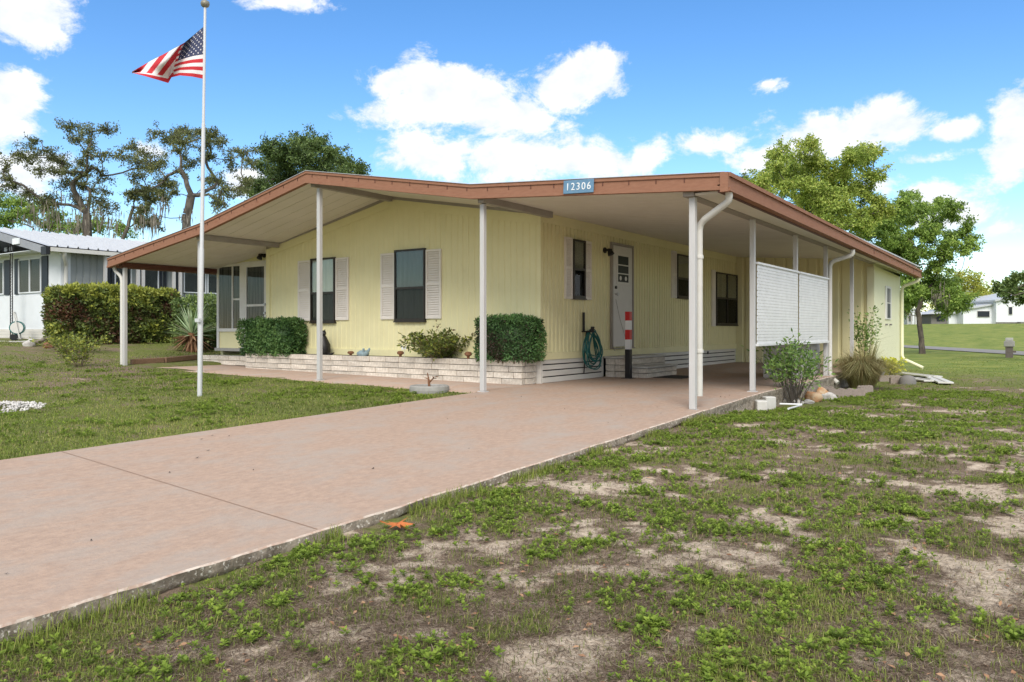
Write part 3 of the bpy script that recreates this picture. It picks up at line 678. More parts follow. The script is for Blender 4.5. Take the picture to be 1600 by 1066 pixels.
# sunroom to the left of the front wall
SY = 11.35
def TR(p): return (p[0], SY - p[1], p[2])
hm().box(-16.52, WX0, SY, SY + .1, .47, 2.78).build('sunroom_wall', 'yellow', home)
hm().box(-16.55, -16.45, SY + .10, 20.5, .3, 2.42).build('sunroom_side_wall', 'yellow', home)
hm(TR).box(-16.52, -16.44, .003, .03, .47, 2.50).build('corner_trim', 'white_trim', home)
w = hm(TR); w.box(-16.439, -15.56, .003, .04, .86, .935); w.box(-16.439, -15.56, .003, .04, 2.40, 2.46); w.box(-15.92, -15.88, .003, .04, .935, 2.40); w.box(-15.62, -15.56, .003, .04, .935, 2.40)
w = w.build('window', 'white_trim', home)
for a, b, z0, z1 in ((-16.439, -15.92, .935, 2.40), (-15.88, -15.62, .935, 1.60), (-15.88, -15.62, 1.64, 2.40)):
    hm(TR).box(a, b, .022, .026, z0, z1).build('pane', 'glass_dark', w)
    hm(TR).box(a, b, .004, .008, z0, z1).build('curtain', 'sunroom_drape', w)
hm(TR).box(-15.88, -15.62, .008, .036, 1.60, 1.64).build('meeting_rail', 'white_trim', w)
dd = hm(TR); dd.box(-15.555, -15.36, .003, .045, .47, 2.48); dd.box(-14.72, -14.30, .003, .045, .47, 2.48); dd.box(-15.36, -14.72, .003, .045, 2.35, 2.48); dd.box(-15.36, -14.72, .003, .045, .47, .72); dd.box(-15.36, -14.72, .003, .045, 1.44, 1.49)
dd = dd.build('door', 'white_trim', home)
for z0, z1 in ((.72, 1.44), (1.49, 2.35)):
    hm(TR).box(-15.36, -14.72, .024, .028, z0, z1).build('pane', 'glass_dark', dd); hm(TR).box(-15.36, -14.72, .004, .009, z0, z1).build('curtain', 'sunroom_drape', dd)
for z in (1.28, 1.48): hm(TR).tube([(-14.66, .046, z), (-14.66, .09, z)], .028, 10).build('door_handle', 'alu', dd, smooth=True)
hm(TR).box(-16.56, -14.25, -.02, .06, .40, .469).build('threshold', 'concrete', home)
wall_light(TR, -14.75, 2.60)

# ------------------------------------------------------------------ bricks: planter, steps
def brickwork(parent, off, runs, rows, rh=.10, length=.40, stuff='brick_stone', gap=.009, th=.10):
    """courses of split-faced bricks, each an object; a run is (start, end, direction, outwards)"""
    cache = {}
    for (a, b, z0f) in runs:
        a = Vector(a); b = Vector(b); d = (b - a); Ln = d.length; d.normalize(); nrm = Vector((d.y, -d.x, 0))
        for r in range(rows):
            u = -(length * .5 if r % 2 else 0) + rnd.uniform(-.03, .03) if Ln > .6 else 0
            while u < Ln - .01:
                ln = length * rnd.choice((.85, 1, 1, 1.15)) if Ln > .6 else length * .55
                s, e = max(u, 0), min(u + ln, Ln)
                if Ln - e < .06: e = Ln
                u = e if e == Ln else u + ln
                if e - s < .03: continue
                key = (round(e - s, 2), rnd.randrange(4))
                if key not in cache:
                    me = bpy.data.meshes.new('brick'); bm = bmesh.new(); bmesh.ops.create_cube(bm, size=1)
                    w = key[0] - gap; h = rh - gap
                    for v in bm.verts:
                        v.co = Vector((v.co.x * w, v.co.y * th, v.co.z * h))
                    bmesh.ops.bevel(bm, geom=list(bm.edges), offset=.005, segments=1, affect='EDGES')
                    for v in bm.verts:
                        if v.co.y < 0: v.co.y += rnd.uniform(-.008, .006)
                    bm.to_mesh(me); bm.free(); me.materials.append(MATS[stuff]); cache[key] = me
                o = bpy.data.objects.new('brick', cache[key]); link(o, parent)
                p = a + d * ((s + e) / 2) - nrm * (th / 2 - rnd.uniform(-.004, .004))
                o.location = (p.x - off.x, p.y - off.y, z0f + (r + .5) * rh - off.z); o.rotation_euler.z = math.atan2(d.y, d.x)
PO = Vector((-10.7, 10.5, 0))
planter = thing('brick_planter', 'long low whitish brick planter box along the front of the yellow home', 'planter', PO)
brickwork(planter, PO, [((-14.30, 10.50, 0), (-7.10, 10.50, 0), .0), ((-7.10, 10.615, 0), (-7.10, 10.94, 0), .0)], 4, rh=.102)
MB(PO).box(-14.29, -7.115, 10.525, 10.59, .0, .395).box(-7.2, -7.125, 10.591, 10.93, .0, .395).build('mortar', 'mortar', planter)
MB(PO).box(-14.29, -7.205, 10.592, 10.915, .1, .385).build('soil', 'soil', planter)
SO = Vector((-15.3, 11.0, 0))
fs = thing('brick_step', 'low whitish brick step in front of the glazed porch door', 'step', SO)
brickwork(fs, SO, [((-16.40, 10.86, 0), (-14.33, 10.86, 0), .10)], 2, rh=.105)
MB(SO).box(-16.40, -14.32, 10.965, 11.28, .09, .305).build('step_top', 'concrete', fs)
CO = Vector((-6.7, 14.0, 0))
cs = thing('brick_steps', 'two whitish brick steps up to the white carport door', 'steps', CO)
brickwork(cs, CO, [((-6.98, 13.16, 0), (-6.55, 13.16, 0), .005), ((-6.55, 13.16, 0), (-6.55, 14.95, 0), .005)], 3, rh=.118, length=.36)
brickwork(cs, CO, [((-6.54, 13.24, 0), (-6.16, 13.24, 0), .005), ((-6.16, 13.24, 0), (-6.16, 14.62, 0), .005)], 2, rh=.09, length=.36)
MB(CO).box(-6.97, -6.57, 13.25, 14.93, .01, .345).build('step_core', 'mortar', cs)
MB(CO).box(-7.0, -6.53, 13.14, 14.97, .361, .40).build('step_top', 'concrete_light', cs, bevel=.006)
MB(CO).box(-6.54, -6.25, 13.34, 14.60, .01, .18).build('step_core', 'mortar', cs)
MB(CO).box(-6.545, -6.14, 13.22, 14.64, .188, .222).build('step_top', 'concrete_light', cs, bevel=.006)
# ------------------------------------------------------------------ things fixed or standing round the home
def gp(px, py, z=None):                                # the ground point seen at a pixel
    d = 10.0
    for _ in range(60):
        p = at(px, py, d); g = float(ground_z(p.x, p.y, False)) if z is None else z
        r = ray(px, py); dn = (g - EYE) / r.z; d = d * .5 + min(max(dn, .5), 300) * .5
    p = at(px, py, d); return Vector((p.x, p.y, g))
def depth(p): return -SN * p[0] + CS * p[1]
def text_mesh(txt, size, name, material, parent, loc, rot, extrude=.002):
    cu = bpy.data.curves.new('txt', 'FONT'); cu.body = txt; cu.size = size; cu.extrude = extrude; cu.align_x = 'CENTER'; cu.align_y = 'CENTER'
    t = bpy.data.objects.new('txt', cu); C.objects.link(t); bpy.context.view_layer.update()
    me = bpy.data.meshes.new_from_object(t.evaluated_get(bpy.context.evaluated_depsgraph_get())); bpy.data.objects.remove(t)
    me.materials.clear(); me.materials.append(MATS[material])
    o = bpy.data.objects.new(name, me); link(o, parent); o.location = loc; o.rotation_euler = rot; return o

# house number plate on the roof edge
NO = Vector((-5.10, YF - .03, roof_top(-5.10) - .085))
sg = thing('house_number_sign', 'blue plate with pale number 12306 on the brown roof edge', 'sign', NO)
MB().box(-.228, .228, -.012, .0, -.088, .088).build('plate', 'sign_blue', sg, bevel=.004).rotation_euler.y = .045
for i, ch in enumerate('12306'):
    x = -.160 + i * .080
    text_mesh(ch, .135, 'digit', 'sign_text', sg, (x, -.0145, -.003 - x * .045), (math.pi / 2, .045, 0)).scale = (.95, 1, 1)

# garden hose on its hanger
GO = Vector((-7.0, 12.3, .9))
gh = thing('garden_hose', 'teal garden hose coiled on a dark hanger beside the carport door', 'hose', GO)
m_ = MB(GO); m_.box(-7.0, -6.975, 12.31, 12.36, .86, 1.22); m_.box(-7.0, -6.80, 12.28, 12.39, .86, .885); m_.bar((-6.82, 12.335, .88), (-6.80, 12.335, .96), .1, .02); m_.build('hanger', 'iron_black', gh)
for k in range(9):
    pts = []; yc = 12.38 + rnd.uniform(-.02, .05); hw = rnd.uniform(.12, .30); dp = rnd.uniform(.42, .74); ph = rnd.uniform(0, 6)
    for i in range(29):
        t = 2 * math.pi * i / 28
        y = yc + hw * math.sin(t) * (1.0 - .45 * math.cos(t)) + .02 * math.sin(3 * t + ph) + .12 * (1 - math.cos(t)) * .5
        z = .90 - dp * (1 - math.cos(t)) / 2 + .015 * math.sin(2 * t + ph); x = -6.92 + .012 * k * .9 + .02 * math.sin(2 * t + ph)
        pts.append((x, y, z))
    MB(GO).tube(pts, .0105, 6, False).build('hose_loop', 'hose_green', gh, smooth=True)
MB(GO).tube([(-6.93, 12.33, .88), (-6.94, 12.29, .6), (-6.96, 12.32, .35), (-6.98, 12.33, .12)], .012, 6).build('hose_end', 'iron_black', gh, smooth=True)

# red and white bollard at the steps
bp_ = Vector((-6.42, 13.0, .004)); bo = thing('bollard', 'red and white striped bollard with black foot by the brick steps', 'bollard', bp_)
MB().box(-.05, .05, -.05, .05, .0, .54).build('lower_post', 'black', bo, bevel=.004)
MB().box(-.10, .10, -.10, .10, .0, .014).build('foot_plate', 'black', bo)
for i, (c, za, zb) in enumerate((('white_gloss', .541, .72), ('red', .721, .90), ('white_gloss', .901, 1.07), ('red', 1.071, 1.235))): MB().box(-.048, .048, -.048, .048, za, zb).build('stripe', c, bo, bevel=.003)
# door mat
dm = thing('door_mat', 'flat dark door mat lying beside the lower carport step', 'mat', (-5.85, 13.85, .006)); MB().box(-.28, .28, -.42, .42, 0, .014).build('pile', 'mat_dark', dm, bevel=.004)
MB().box(-.30, .30, -.44, .44, 0, .008).build('border', 'black', dm)

# white lattice screen between the posts
LO = Vector((-3.61, 13.8, 0)); ls = thing('lattice_screen', 'white plastic lattice privacy screen hung between the carport posts', 'screen', LO)
for (y0, y1, za, zb) in ((11.42, 13.63, .70, 1.87), (13.73, 15.78, .69, 1.87)):
    m_ = MB(LO); pitch = .0465; rows = int((zb - za) / pitch); q = rnd.random()
    for r in range(rows + 1):                          # level slats with small staggered openings between them
        z = za + r * pitch; m_.box(-3.566, -3.556, y0, y1, z, min(z + .033, zb))
        if r < rows:
            y = y0 + (.0 if r % 2 else .035)
            while y < y1 - .03:
                m_.box(-3.565, -3.558, y, min(y + .042, y1), z + .0331, z + .0464); y += .07
    o = m_.build('lattice_panel', 'white_gloss', ls); o['kind'] = 'stuff'
    MB(LO).box(-3.585, -3.535, y0 - .02, y1 + .02, za - .035, za).build('rail', 'white_gloss', ls); MB(LO).box(-3.585, -3.535, y0 - .02, y1 + .02, zb, zb + .03).build('rail', 'white_gloss', ls)
# grey low cupboard inside the carport behind the screen
co_ = thing('storage_cabinet', 'plain grey low storage cabinet inside the carport behind the lattice', 'cabinet', (-4.1, 15.4, .01))
MB().box(-.35, .30, -.75, .75, 0, .62).build('body', 'grey_panel', co_); MB().box(-.37, .32, -.77, .77, .6205, .65).build('lid', 'grey_panel', co_)
for y in (-.37, .38): MB().box(.301, .315, y - .35, y + .35, .03, .59).build('cabinet_door', 'grey_panel', co_, bevel=.006)

# ------------------------------------------------------------------ foliage builders
def hedge(name, label, cat, x0, x1, y0, y1, z0, z1, material, n, size, group=None, rough=.05, v_fn=None, hang=0.0):
    """clipped hedge: leaves crowd an uneven box, thinner at the bottom, with twigs inside"""
    o = Vector(((x0 + x1) / 2, (y0 + y1) / 2, z0)); t = thing(name, label, cat, o, group)
    S = np.array([x1 - x0, y1 - y0, z1 - z0]); A = np.array([S[1] * S[2], S[0] * S[2], S[0] * S[1] * .5]); f = rng.choice(3, n, p=A / A.sum()); sd = rng.random(n) < .5
    U = rng.random((n, 3)); Nn = np.zeros((n, 3))
    for k in range(3):
        q = f == k; val = np.where(sd[q], 0.0, 1.0) if k < 2 else np.ones(q.sum()); U[q, k] = val; Nn[q, k] = val * 2 - 1
    P = U * S
    w = fbm(P[:, 0] * 4 + P[:, 2] * 3 + x0, P[:, 1] * 4 + P[:, 2] * 2.3, 13, 3) - .5
    C_ = S / 2; r = (P - C_) / C_; rr = np.max(np.abs(r), 1, keepdims=True); sph = r / (np.linalg.norm(r, axis=1, keepdims=True) + 1e-6); P = C_ + (r * .82 + sph * rr * .27) * C_
    P = P + Nn * (w[:, None] * rough * 3 - np.abs(rng.normal(size=(n, 1))) * rough * 1.2)
    D = unit(Nn * .6 + rng.normal(size=(n, 3)) * .8 + np.array([0, 0, .25])); N2 = unit(Nn + rng.normal(size=(n, 3)) * .6)
    v = np.clip(.5 + w * 1.6 + rng.normal(size=n) * .2, 0, 1) if v_fn is None else v_fn(P, w)
    leaves('foliage', P, D, N2, size * rng.uniform(.6, 1.3, n), size * .55 * rng.uniform(.7, 1.2, n), material, t, v, off=np.array([S[0] / 2, S[1] / 2, 0]))
    m_ = MB()
    for i in range(14):
        a = Vector((rnd.uniform(-.35, .35) * S[0], rnd.uniform(-.3, .3) * S[1], -.03)); b = Vector((a.x * 1.2, a.y * 1.2, S[2] * rnd.uniform(.6, .9))); m_.tube([a, (a + b) / 2 + Vector((rnd.uniform(-.05, .05), 0, 0)), b], [.014, .010, .005], 5)
    m_.build('stem', 'stem', t)
    k = MB(); k.box(-S[0] * .40, S[0] * .40, -S[1] * .36, S[1] * .36, S[2] * .12, S[2] * .86)
    np_obj('inner_foliage', k.v, [list(f_) for f_ in k.f], material, t, {'v': np.full(8, .3)})
    return t
hedge('clipped_hedge', 'dark green clipped hedge on the planter beside the glazed porch door', 'hedge', -14.45, -12.80, 10.42, 10.90, .36, 1.10, 'leaf_hedge', 9000, .055, 'clipped planter hedges', .065)
def boxv(P, w):
    return np.clip(.55 + w * 1.8 - .62 * np.exp(-(((P[:, 0] - .42) / .28) ** 2 + ((P[:, 2] - .3) / .22) ** 2)) + rng.normal(size=len(P)) * .2, 0, 1)
hedge('clipped_hedge', 'green clipped hedge with brown patches on the right end of the planter', 'hedge', -7.98, -6.93, 10.36, 10.92, .38, 1.09, 'leaf_box', 10000, .045, 'clipped planter hedges', .06, boxv)

def shrub(name, label, cat, base, stems, material, leaf, per, h, spread, group=None, rad=.008, droop=0.0, vmean=.5, lw=.5, from_=.35, stem_mat='stem'):
    """open shrub: bowed stems with leaves along them and side twigs"""
    t = thing(name, label, cat, base, group); m_ = MB(); P = []; D = []
    for i in range(stems):
        a = 2 * math.pi * rnd.random(); q = math.sqrt(rnd.random()); L_ = h * rnd.uniform(.6, 1.0) * (1 - .25 * q)
        e = Vector((math.cos(a) * spread * q, math.sin(a) * spread * q, L_)); s = Vector((math.cos(a), math.sin(a), 0)) * q * spread * .15
        mid = s * .6 + e * .5 + Vector((rnd.gauss(0, .06), rnd.gauss(0, .06), L_ * .08)) * h
        pts = []
        for k in range(9):
            u = k / 8; p = s * (1 - u) ** 2 + mid * 2 * u * (1 - u) + e * u * u; p.z -= droop * u ** 3 * h; pts.append(p)
        pts[0].z -= .04
        m_.tube(pts, [rad * (1 - .75 * k / 8) for k in range(9)], 5, False)
        for k in range(per):
            u = from_ + (1 - from_) * rnd.random() ** .75; j = min(int(u * 8), 7); f = u * 8 - j; p = pts[j].lerp(pts[j + 1], f); dd = (pts[j + 1] - pts[j]).normalized()
            o = Vector((rnd.gauss(0, 1), rnd.gauss(0, 1), rnd.gauss(0, .7))).normalized()
            tw = rnd.random() * .10 * h; P.append(p + o * tw); D.append(dd * .5 + o)
    m_.build('stem', stem_mat, t)
    P = np.array(P); D = np.array(D); n = len(P)
    leaves('foliage', P, D, unit(rng.normal(size=(n, 3)) + np.array([0, 0, 1.2])), leaf * rng.uniform(.6, 1.25, n), leaf * lw * rng.uniform(.8, 1.2, n), material, t, np.clip(rng.normal(vmean, .25, n), 0, 1))
    return t
def fold_into(whole, extra):                           # shoots of a shrub become parts of it
    bpy.context.view_layer.update()
    for c in list(extra.children):
        off = extra.location - whole.location; c.parent = whole; c.location = c.location + off; c.name = 'shoot_' + c.name.split('.')[0]
    bpy.data.objects.remove(extra)
planter_shrub = shrub('flowering_shrub', 'sprawling green and reddish shrub in the planter under the right front window', 'shrub', (-9.0, 10.70, .38), 34, 'leaf_nandina', .075, 60, .60, .72, rad=.006, vmean=.60, from_=.08)
# one long bare shoot of it
fold_into(planter_shrub, shrub('leafy_shoot', 'single long reddish shoot rising at a slant from the planter shrub', 'plant', (-8.98, 10.72, .40), 2, 'leaf_nandina', .05, 30, .85, .42, rad=.005, vmean=.2))

# ornaments in the planter
st = thing('animal_figurine', 'black seated animal figurine in the planter behind the porch post', 'figurine', (-12.05, 10.70, .385))
m_ = MB(); m_.tube([(.0, 0, .0), (.01, 0, .10), (.02, 0, .22), (.0, 0, .34), (-.03, 0, .40)], [.10, .135, .115, .07, .055], 12); m_.build('body', 'iron_black', st, smooth=True)
m_ = MB(); m_.tube([(-.13, 0, .415), (-.10, 0, .425), (-.05, 0, .44), (0, 0, .45), (.04, 0, .43)], [.02, .035, .058, .062, .03], 10); m_.build('head', 'iron_black', st, smooth=True)
for s_ in (-1, 1):
    MB().tube([(-.02, .035 * s_, .48), (-.01, .045 * s_, .53)], [.022, .004], 6).build('ear', 'iron_black', st)
    MB().tube([(-.06, .05 * s_, .30), (-.10, .05 * s_, .15), (-.12, .05 * s_, .02), (-.17, .05 * s_, .0)], [.035, .028, .025, .02], 8).build('front_leg', 'iron_black', st, smooth=True)
MB().tube([(.10, 0, .05), (.18, .03, .03), (.22, .08, .06)], [.03, .022, .01], 6).build('tail', 'iron_black', st, smooth=True)
def pot(x, label, col, h=.09):
    t = thing('mushroom_ornament', label, 'ornament', (x, 10.58, .385), 'small brown ornaments along the planter')
    MB().lathe([(.022, 0), (.026, h * .5), (.035, h * .6)], (0, 0, 0), 10).build('stalk', col, t, smooth=True)
    MB().lathe([(.03, h * .55), (.062, h * .68), (.066, h * .95), (.045, h * 1.15), (.012, h * 1.2)], (0, 0, 0), 12).build('cap', col, t, smooth=True)
pot(-11.15, 'small brown mushroom ornament on the planter left of the blue pot', 'terracotta'); pot(-9.85, 'small brown mushroom ornament on the planter just left of the sprawling shrub', 'terracotta', .11); pot(-8.27, 'small brown mushroom ornament on the planter right of the sprawling shrub', 'terracotta', .12)
bt = thing('blue_pot', 'pale blue ceramic animal pot on the planter below the front windows', 'pot', (-10.84, 10.62, .385))
MB().lathe([(.05, 0), (.09, .02), (.11, .06), (.10, .10), (.075, .125), (.06, .12)], (0, 0, 0), 14).build('body', 'ceramic_blue', bt, smooth=True)
MB().tube([(-.09, 0, .05), (-.14, 0, .06), (-.17, 0, .045)], [.05, .045, .02], 8).build('head', 'ceramic_blue', bt, smooth=True)
for s_ in (-1, 1): MB().tube([(.05, .06 * s_, .10), (.08, .08 * s_, .16), (.075, .085 * s_, .17)], [.03, .02, .006], 6).build('ear', 'ceramic_blue', bt, smooth=True)
wo = thing('butterfly_stake', 'pale blue butterfly ornament on a thin stake left of the planter shrub', 'ornament', (-9.78, 10.60, .385))
MB().tube([(0, 0, -.03), (.01, 0, .20)], .004, 5).build('stake', 'alu', wo)
for s_ in (-1, 1): MB().extr([(.01, 0, .18), (.01 + .07 * s_, -.02, .25), (.01 + .055 * s_, -.02, .19), (.01 + .05 * s_, -.01, .14)], (0, .006, 0)).build('wing', 'sign_text', wo)
gs = thing('planter_stone', 'small grey stone on the planter rim beside the porch post', 'stone', (-8.06, 10.62, .385))
def rock_mesh(name, size, material, parent, seed, loc=(0, 0, 0), sq=(1, 1, 1), lump=.25, sub=3):
    bm = bmesh.new(); bmesh.ops.create_icosphere(bm, subdivisions=sub, radius=1); r = random.Random(seed); ax = [Vector((r.gauss(0, 1), r.gauss(0, 1), r.gauss(0, 1))).normalized() for _ in range(9)]; of = [r.uniform(.55, .95) for _ in ax]
    for v in bm.verts:
        d = v.co.normalized(); k = 1.0
        for a, o in zip(ax, of):
            q = d.dot(a)
            if q * k > o: k = o / q
        k *= 1 + lump * (vnoise(np.array([d.x * 3 + seed]), np.array([d.y * 3 + d.z * 2.3]), seed)[0] - .5)
        v.co = Vector((d.x * k * size * sq[0], d.y * k * size * sq[1], d.z * k * size * sq[2]))
    me = bpy.data.meshes.new(name); bm.to_mesh(me); bm.free(); me.materials.append(MATS[material]); me.polygons.foreach_set('use_smooth', [True] * len(me.polygons))
    o = bpy.data.objects.new(name, me); link(o, parent); o.location = loc; return o
rock_mesh('stone_body', .075, 'concrete', gs, 5, (0, 0, .03), (1.3, 1, .7))

# concrete ring with a dead plant, where lawn, path and drive meet
rg = gp(671, 612); rg.z = .0
ri = thing('concrete_ring_planter', 'round concrete ring planter with a dead stalk at the drive corner', 'planter', (rg.x, rg.y, -.04))
MB().lathe([(.235, .0), (.29, .0), (.30, .05), (.295, .10), (.28, .115), (.25, .115), (.235, .10), (.23, .05)], (0, 0, 0), 28).build('ring', 'concrete', ri, smooth=False)
MB().lathe([(.001, .075), (.232, .075), (.232, .08), (.001, .085)], (0, 0, 0), 20).build('soil', 'soil', ri)
m_ = MB(); m_.tube([(0, 0, .07), (-.01, 0, .15), (-.02, .0, .22), (-.04, 0, .30)], [.022, .018, .012, .006], 6); m_.tube([(-.01, 0, .15), (.05, 0, .20), (.09, 0, .235)], [.014, .010, .006], 6); m_.tube([(.0, 0, .10), (-.03, .03, .17)], [.014, .006], 5); m_.build('dead_stalk', 'terracotta', ri, smooth=True)
leaves('dry_leaves', np.array([[.06, 0, .21], [.09, 0, .235], [.10, .01, .24], [.08, -.01, .23], [-.03, .0, .2]]), np.array([[1, 0, .1], [1, .3, .2], [1, -.4, 0], [.6, -.6, .2], [-1, 0, .3]], float), np.tile([0, 0, 1.0], (5, 1)), .09, .05, 'agave_dead', ri)

# flagpole and flag
FD = 10.85; fb = at(312, 617, FD); fb.z = float(ground_z(fb.x, fb.y)) - .02; ft = at(320.5, 10, FD)
fp = thing('flagpole', 'tall slim pale metal flagpole standing in the left lawn', 'flagpole', fb)
z1 = ft.z - fb.z; lean = Vector((ft.x - fb.x, ft.y - fb.y, 0))
def pole_at(z): return fb + lean * ((z - fb.z) / z1) + Vector((0, 0, z - fb.z))
for a, b, r0, r1 in ((-.05, .38, .034, .033), (.38, .70, .028, .026), (.70, 1.0, .021, .018)):
    a = max(a, -.02); MB(fb).tube([fb + lean * a + Vector((0, 0, z1 * a)), fb + lean * b + Vector((0, 0, z1 * b))], [r0, r1], 14).build('pole_section', 'alu', fp, smooth=True)
MB(ft - (ft - Vector((fb + lean + Vector((0, 0, z1))))) ).lathe([(.02, -.02), (.05, .0), (.062, .03), (.055, .065), (.02, .085)], ft, 14).build('ball', 'gold_ball', fp, smooth=True).location = lean + Vector((0, 0, z1))
MB(fb).box(*[v for p in ((fb.x + .30 * lean.x - .05, fb.x + .30 * lean.x + .05), (fb.y - .055, fb.y - .03), (fb.z + 1.05, fb.z + 1.10)) for v in p]).build('rope_cleat', 'alu', fp)
fl = thing('flag', 'american flag with stars and stripes drooping leftwards from the flagpole top', 'flag', at(321, 124, FD))
top = [(0, 321.5, 39), (.2, 306, 52), (.42, 288, 67), (.6, 265, 80), (.8, 236, 95), (1, 206, 112)]
bot = [(0, 320.5, 124), (.18, 301, 120), (.36, 281, 118), (.46, 268, 121), (.56, 263, 130), (.7, 250, 126), (.85, 226, 119), (1, 207, 114)]
def fpt(s, t):
    g = lambda L_, k: float(np.interp(s, [q[0] for q in L_], [q[k] for q in L_]))
    px = g(top, 1) * (1 - t) + g(bot, 1) * t; py = g(top, 2) * (1 - t) + g(bot, 2) * t
    ph = s * 9 - t * 3.2; py += 2.2 * s * math.sin(ph) * math.sin(math.pi * t)
    px += -9 * math.sin(math.pi * min(1, s * 1.3)) * math.sin(math.pi * t) * .5
    return at(px, py, FD + .10 * math.sin(ph) * min(1, s * 3) + .06 * math.sin(s * 5 + t * 6) * s)
m_ = MB(fl.location); NS, NT = 110, 78
V = [fpt(i / NS, j / NT) for i in range(NS + 1) for j in range(NT + 1)]; base = len(m_.v)
for p in V: m_.v.append(tuple(p - fl.location))
for i in range(NS):
    for j in range(NT):
        a = i * (NT + 1) + j; m_.f.append((a, a + NT + 1, a + NT + 2, a + 1)); s_, t_ = (i + .5) / NS, (j + .5) / NT
        w_ = 2 if (s_ < .40 and t_ < 7 / 13) else (0 if int(t_ * 13) % 2 == 0 else 1)
        if s_ > .44:                                   # the free end is folded over, its stripes run down steeply
            q_ = fpt(s_, t_); ux, uy, _d = proj(q_.x, q_.y, q_.z); cc = ((ux - 180) * 180 + uy * 140) * 3.554 / 228
            w_ = (0 if t_ > .86 else 1) if t_ > .80 else (0 if ((cc - 439) / 54) % 1 < .5 else 1)
        m_.mi.append(w_)
clo = m_.build('cloth', ['flag_red', 'flag_white', 'flag_blue'], fl, smooth=True)
m_ = MB(fl.location)
for r in range(9):
    for c in range(6 if r % 2 == 0 else 5):
        s0 = .40 * ((c + (.5 if r % 2 == 0 else 1)) / 6); t0 = 7 / 13 * (r + .75) / 9.5
        e = .004; p0 = fpt(s0, t0); nn = (fpt(s0 + e, t0) - p0).cross(fpt(s0, t0 + e) - p0).normalized()
        if nn.dot(Vector((0, 0, EYE)) - p0) < 0: nn = -nn
        ring = []
        for k in range(10):
            rr = (.022 if k % 2 == 0 else .009); an = math.pi * k / 5; ring.append(fpt(s0 + rr * .62 * math.sin(an), max(0, t0 - rr * math.cos(an))) + nn * .006)
        m_.add(ring, [tuple(range(10))])
stq = m_.build('stars', 'flag_white', clo); stq['kind'] = 'stuff'

# ------------------------------------------------------------------ the bed beside the carport
b0 = gp(1240, 632)
garden_bush = shrub('garden_bush', 'open green bush with many bare stems in front of the lattice screen', 'bush', b0, 44, 'leaf_bush', .080, 27, 1.15, .66, rad=.0065, vmean=.5, lw=.45, from_=.42, stem_mat='bark_pale')
fold_into(garden_bush, shrub('bush_shoots', 'few thin leafy shoots rising above the bush at the lattice', 'plant', b0 + Vector((.12, .0, 0)), 4, 'leaf_bush', .075, 14, 1.35, .22, rad=.004, vmean=.5, from_=.55, stem_mat='stem'))
g0 = gp(1346, 608)
og = thing('ornamental_grass', 'large tan fountain of ornamental grass in the bed by the shed', 'grass', g0)
n = 2600; a = rng.random(n) * 2 * math.pi; q = rng.random(n) ** .7
Dg = np.stack([np.cos(a), np.sin(a), np.zeros(n)], 1); P = Dg * (rng.random((n, 1)) * .20) + np.array([0, 0, -.02])
V, Fc, v = blade_arrays(P, Dg, 1.08 * rng.uniform(.55, 1.1, n), .12 + .86 * q, .009, np.clip(rng.normal(.5, .28, n), 0, 1))
np_obj('blades', V, Fc, 'straw', og, {'v': v})
n = 16; a = rng.uniform(-.4, 1.2, n); Dg = np.stack([np.cos(a), np.sin(a), np.zeros(n)], 1)
V, Fc, v = blade_arrays(Dg * .05, Dg, rng.uniform(1.3, 1.75, n), rng.uniform(.35, .6, n), .02, np.full(n, .7)); np_obj('tall_stalks', V, Fc, 'straw', og, {'v': v})
shrub('tall_shrub', 'slender upright leafy shrub growing behind the tan ornamental grass', 'shrub', gp(1352, 598) + Vector((-.1, .6, 0)), 9, 'leaf_bush', .085, 60, 2.0, .28, rad=.009, vmean=.65, from_=.30)
shrub('yellow_shrub', 'small yellow and green variegated shrub at the shed corner', 'shrub', gp(1394, 588), 16, 'leaf_yellow', .11, 26, .55, .36, rad=.006, vmean=.6, from_=.15)
def boulder(px, py, r, material, label, seed, sq=(1, 1, .8), name='rock', group='rocks edging the carport bed'):
    p = gp(px, py); p.z += r * sq[2] * .45; t = thing(name, label, 'rock', p, group); rock_mesh('rock_body', r, material, t, seed, (0, 0, 0), sq); return t
boulder(1195, 626, .185, 'rock_rust', 'rust brown boulder leaning on the slab corner beside the bush', 3, (1, .9, 1.0))
boulder(1272, 628, .15, 'rock_rust', 'rust brown rock right of the bush next to a white rock', 8, (1, .9, 1.0)); boulder(1283, 622, .12, 'rock_rust', 'smaller brown rock behind the rust rock right of the bush', 14, (1, .8, 1.2))
boulder(1294, 625, .13, 'rock_white', 'rough white rock at the right end of the bush bed', 9, (1.2, .9, .7)); boulder(1231, 630, .13, 'rock_white', 'rough whitish rock at the foot of the bush', 17, (1.2, 1, .7)); boulder(1247, 632, .10, 'rock_white', 'small whitish rock in front of the bush stems', 23, (1.1, 1, .7)); boulder(1262, 631, .08, 'rock_white', 'smallest whitish rock between the bush and the rust rock', 29, (1.2, 1, .6))
def block(px, py, s, material, label, rz, name, cat, group):
    p = gp(px, py); t = thing(name, label, cat, p, group, rz); MB().box(-s[0] / 2, s[0] / 2, -s[1] / 2, s[1] / 2, -.03, s[2]).build('block_body', material, t, bevel=.012); return t
block(1189, 640, (.15, .2, .13), 'concrete_light', 'cream concrete block at the slab corner, the left of two', .5, 'concrete_block', 'block', 'loose cream blocks at the slab corner'); block(1201, 638, (.16, .16, .17), 'concrete_light', 'cream concrete block at the slab corner, the right and taller of two', .75, 'concrete_block', 'block', 'loose cream blocks at the slab corner')
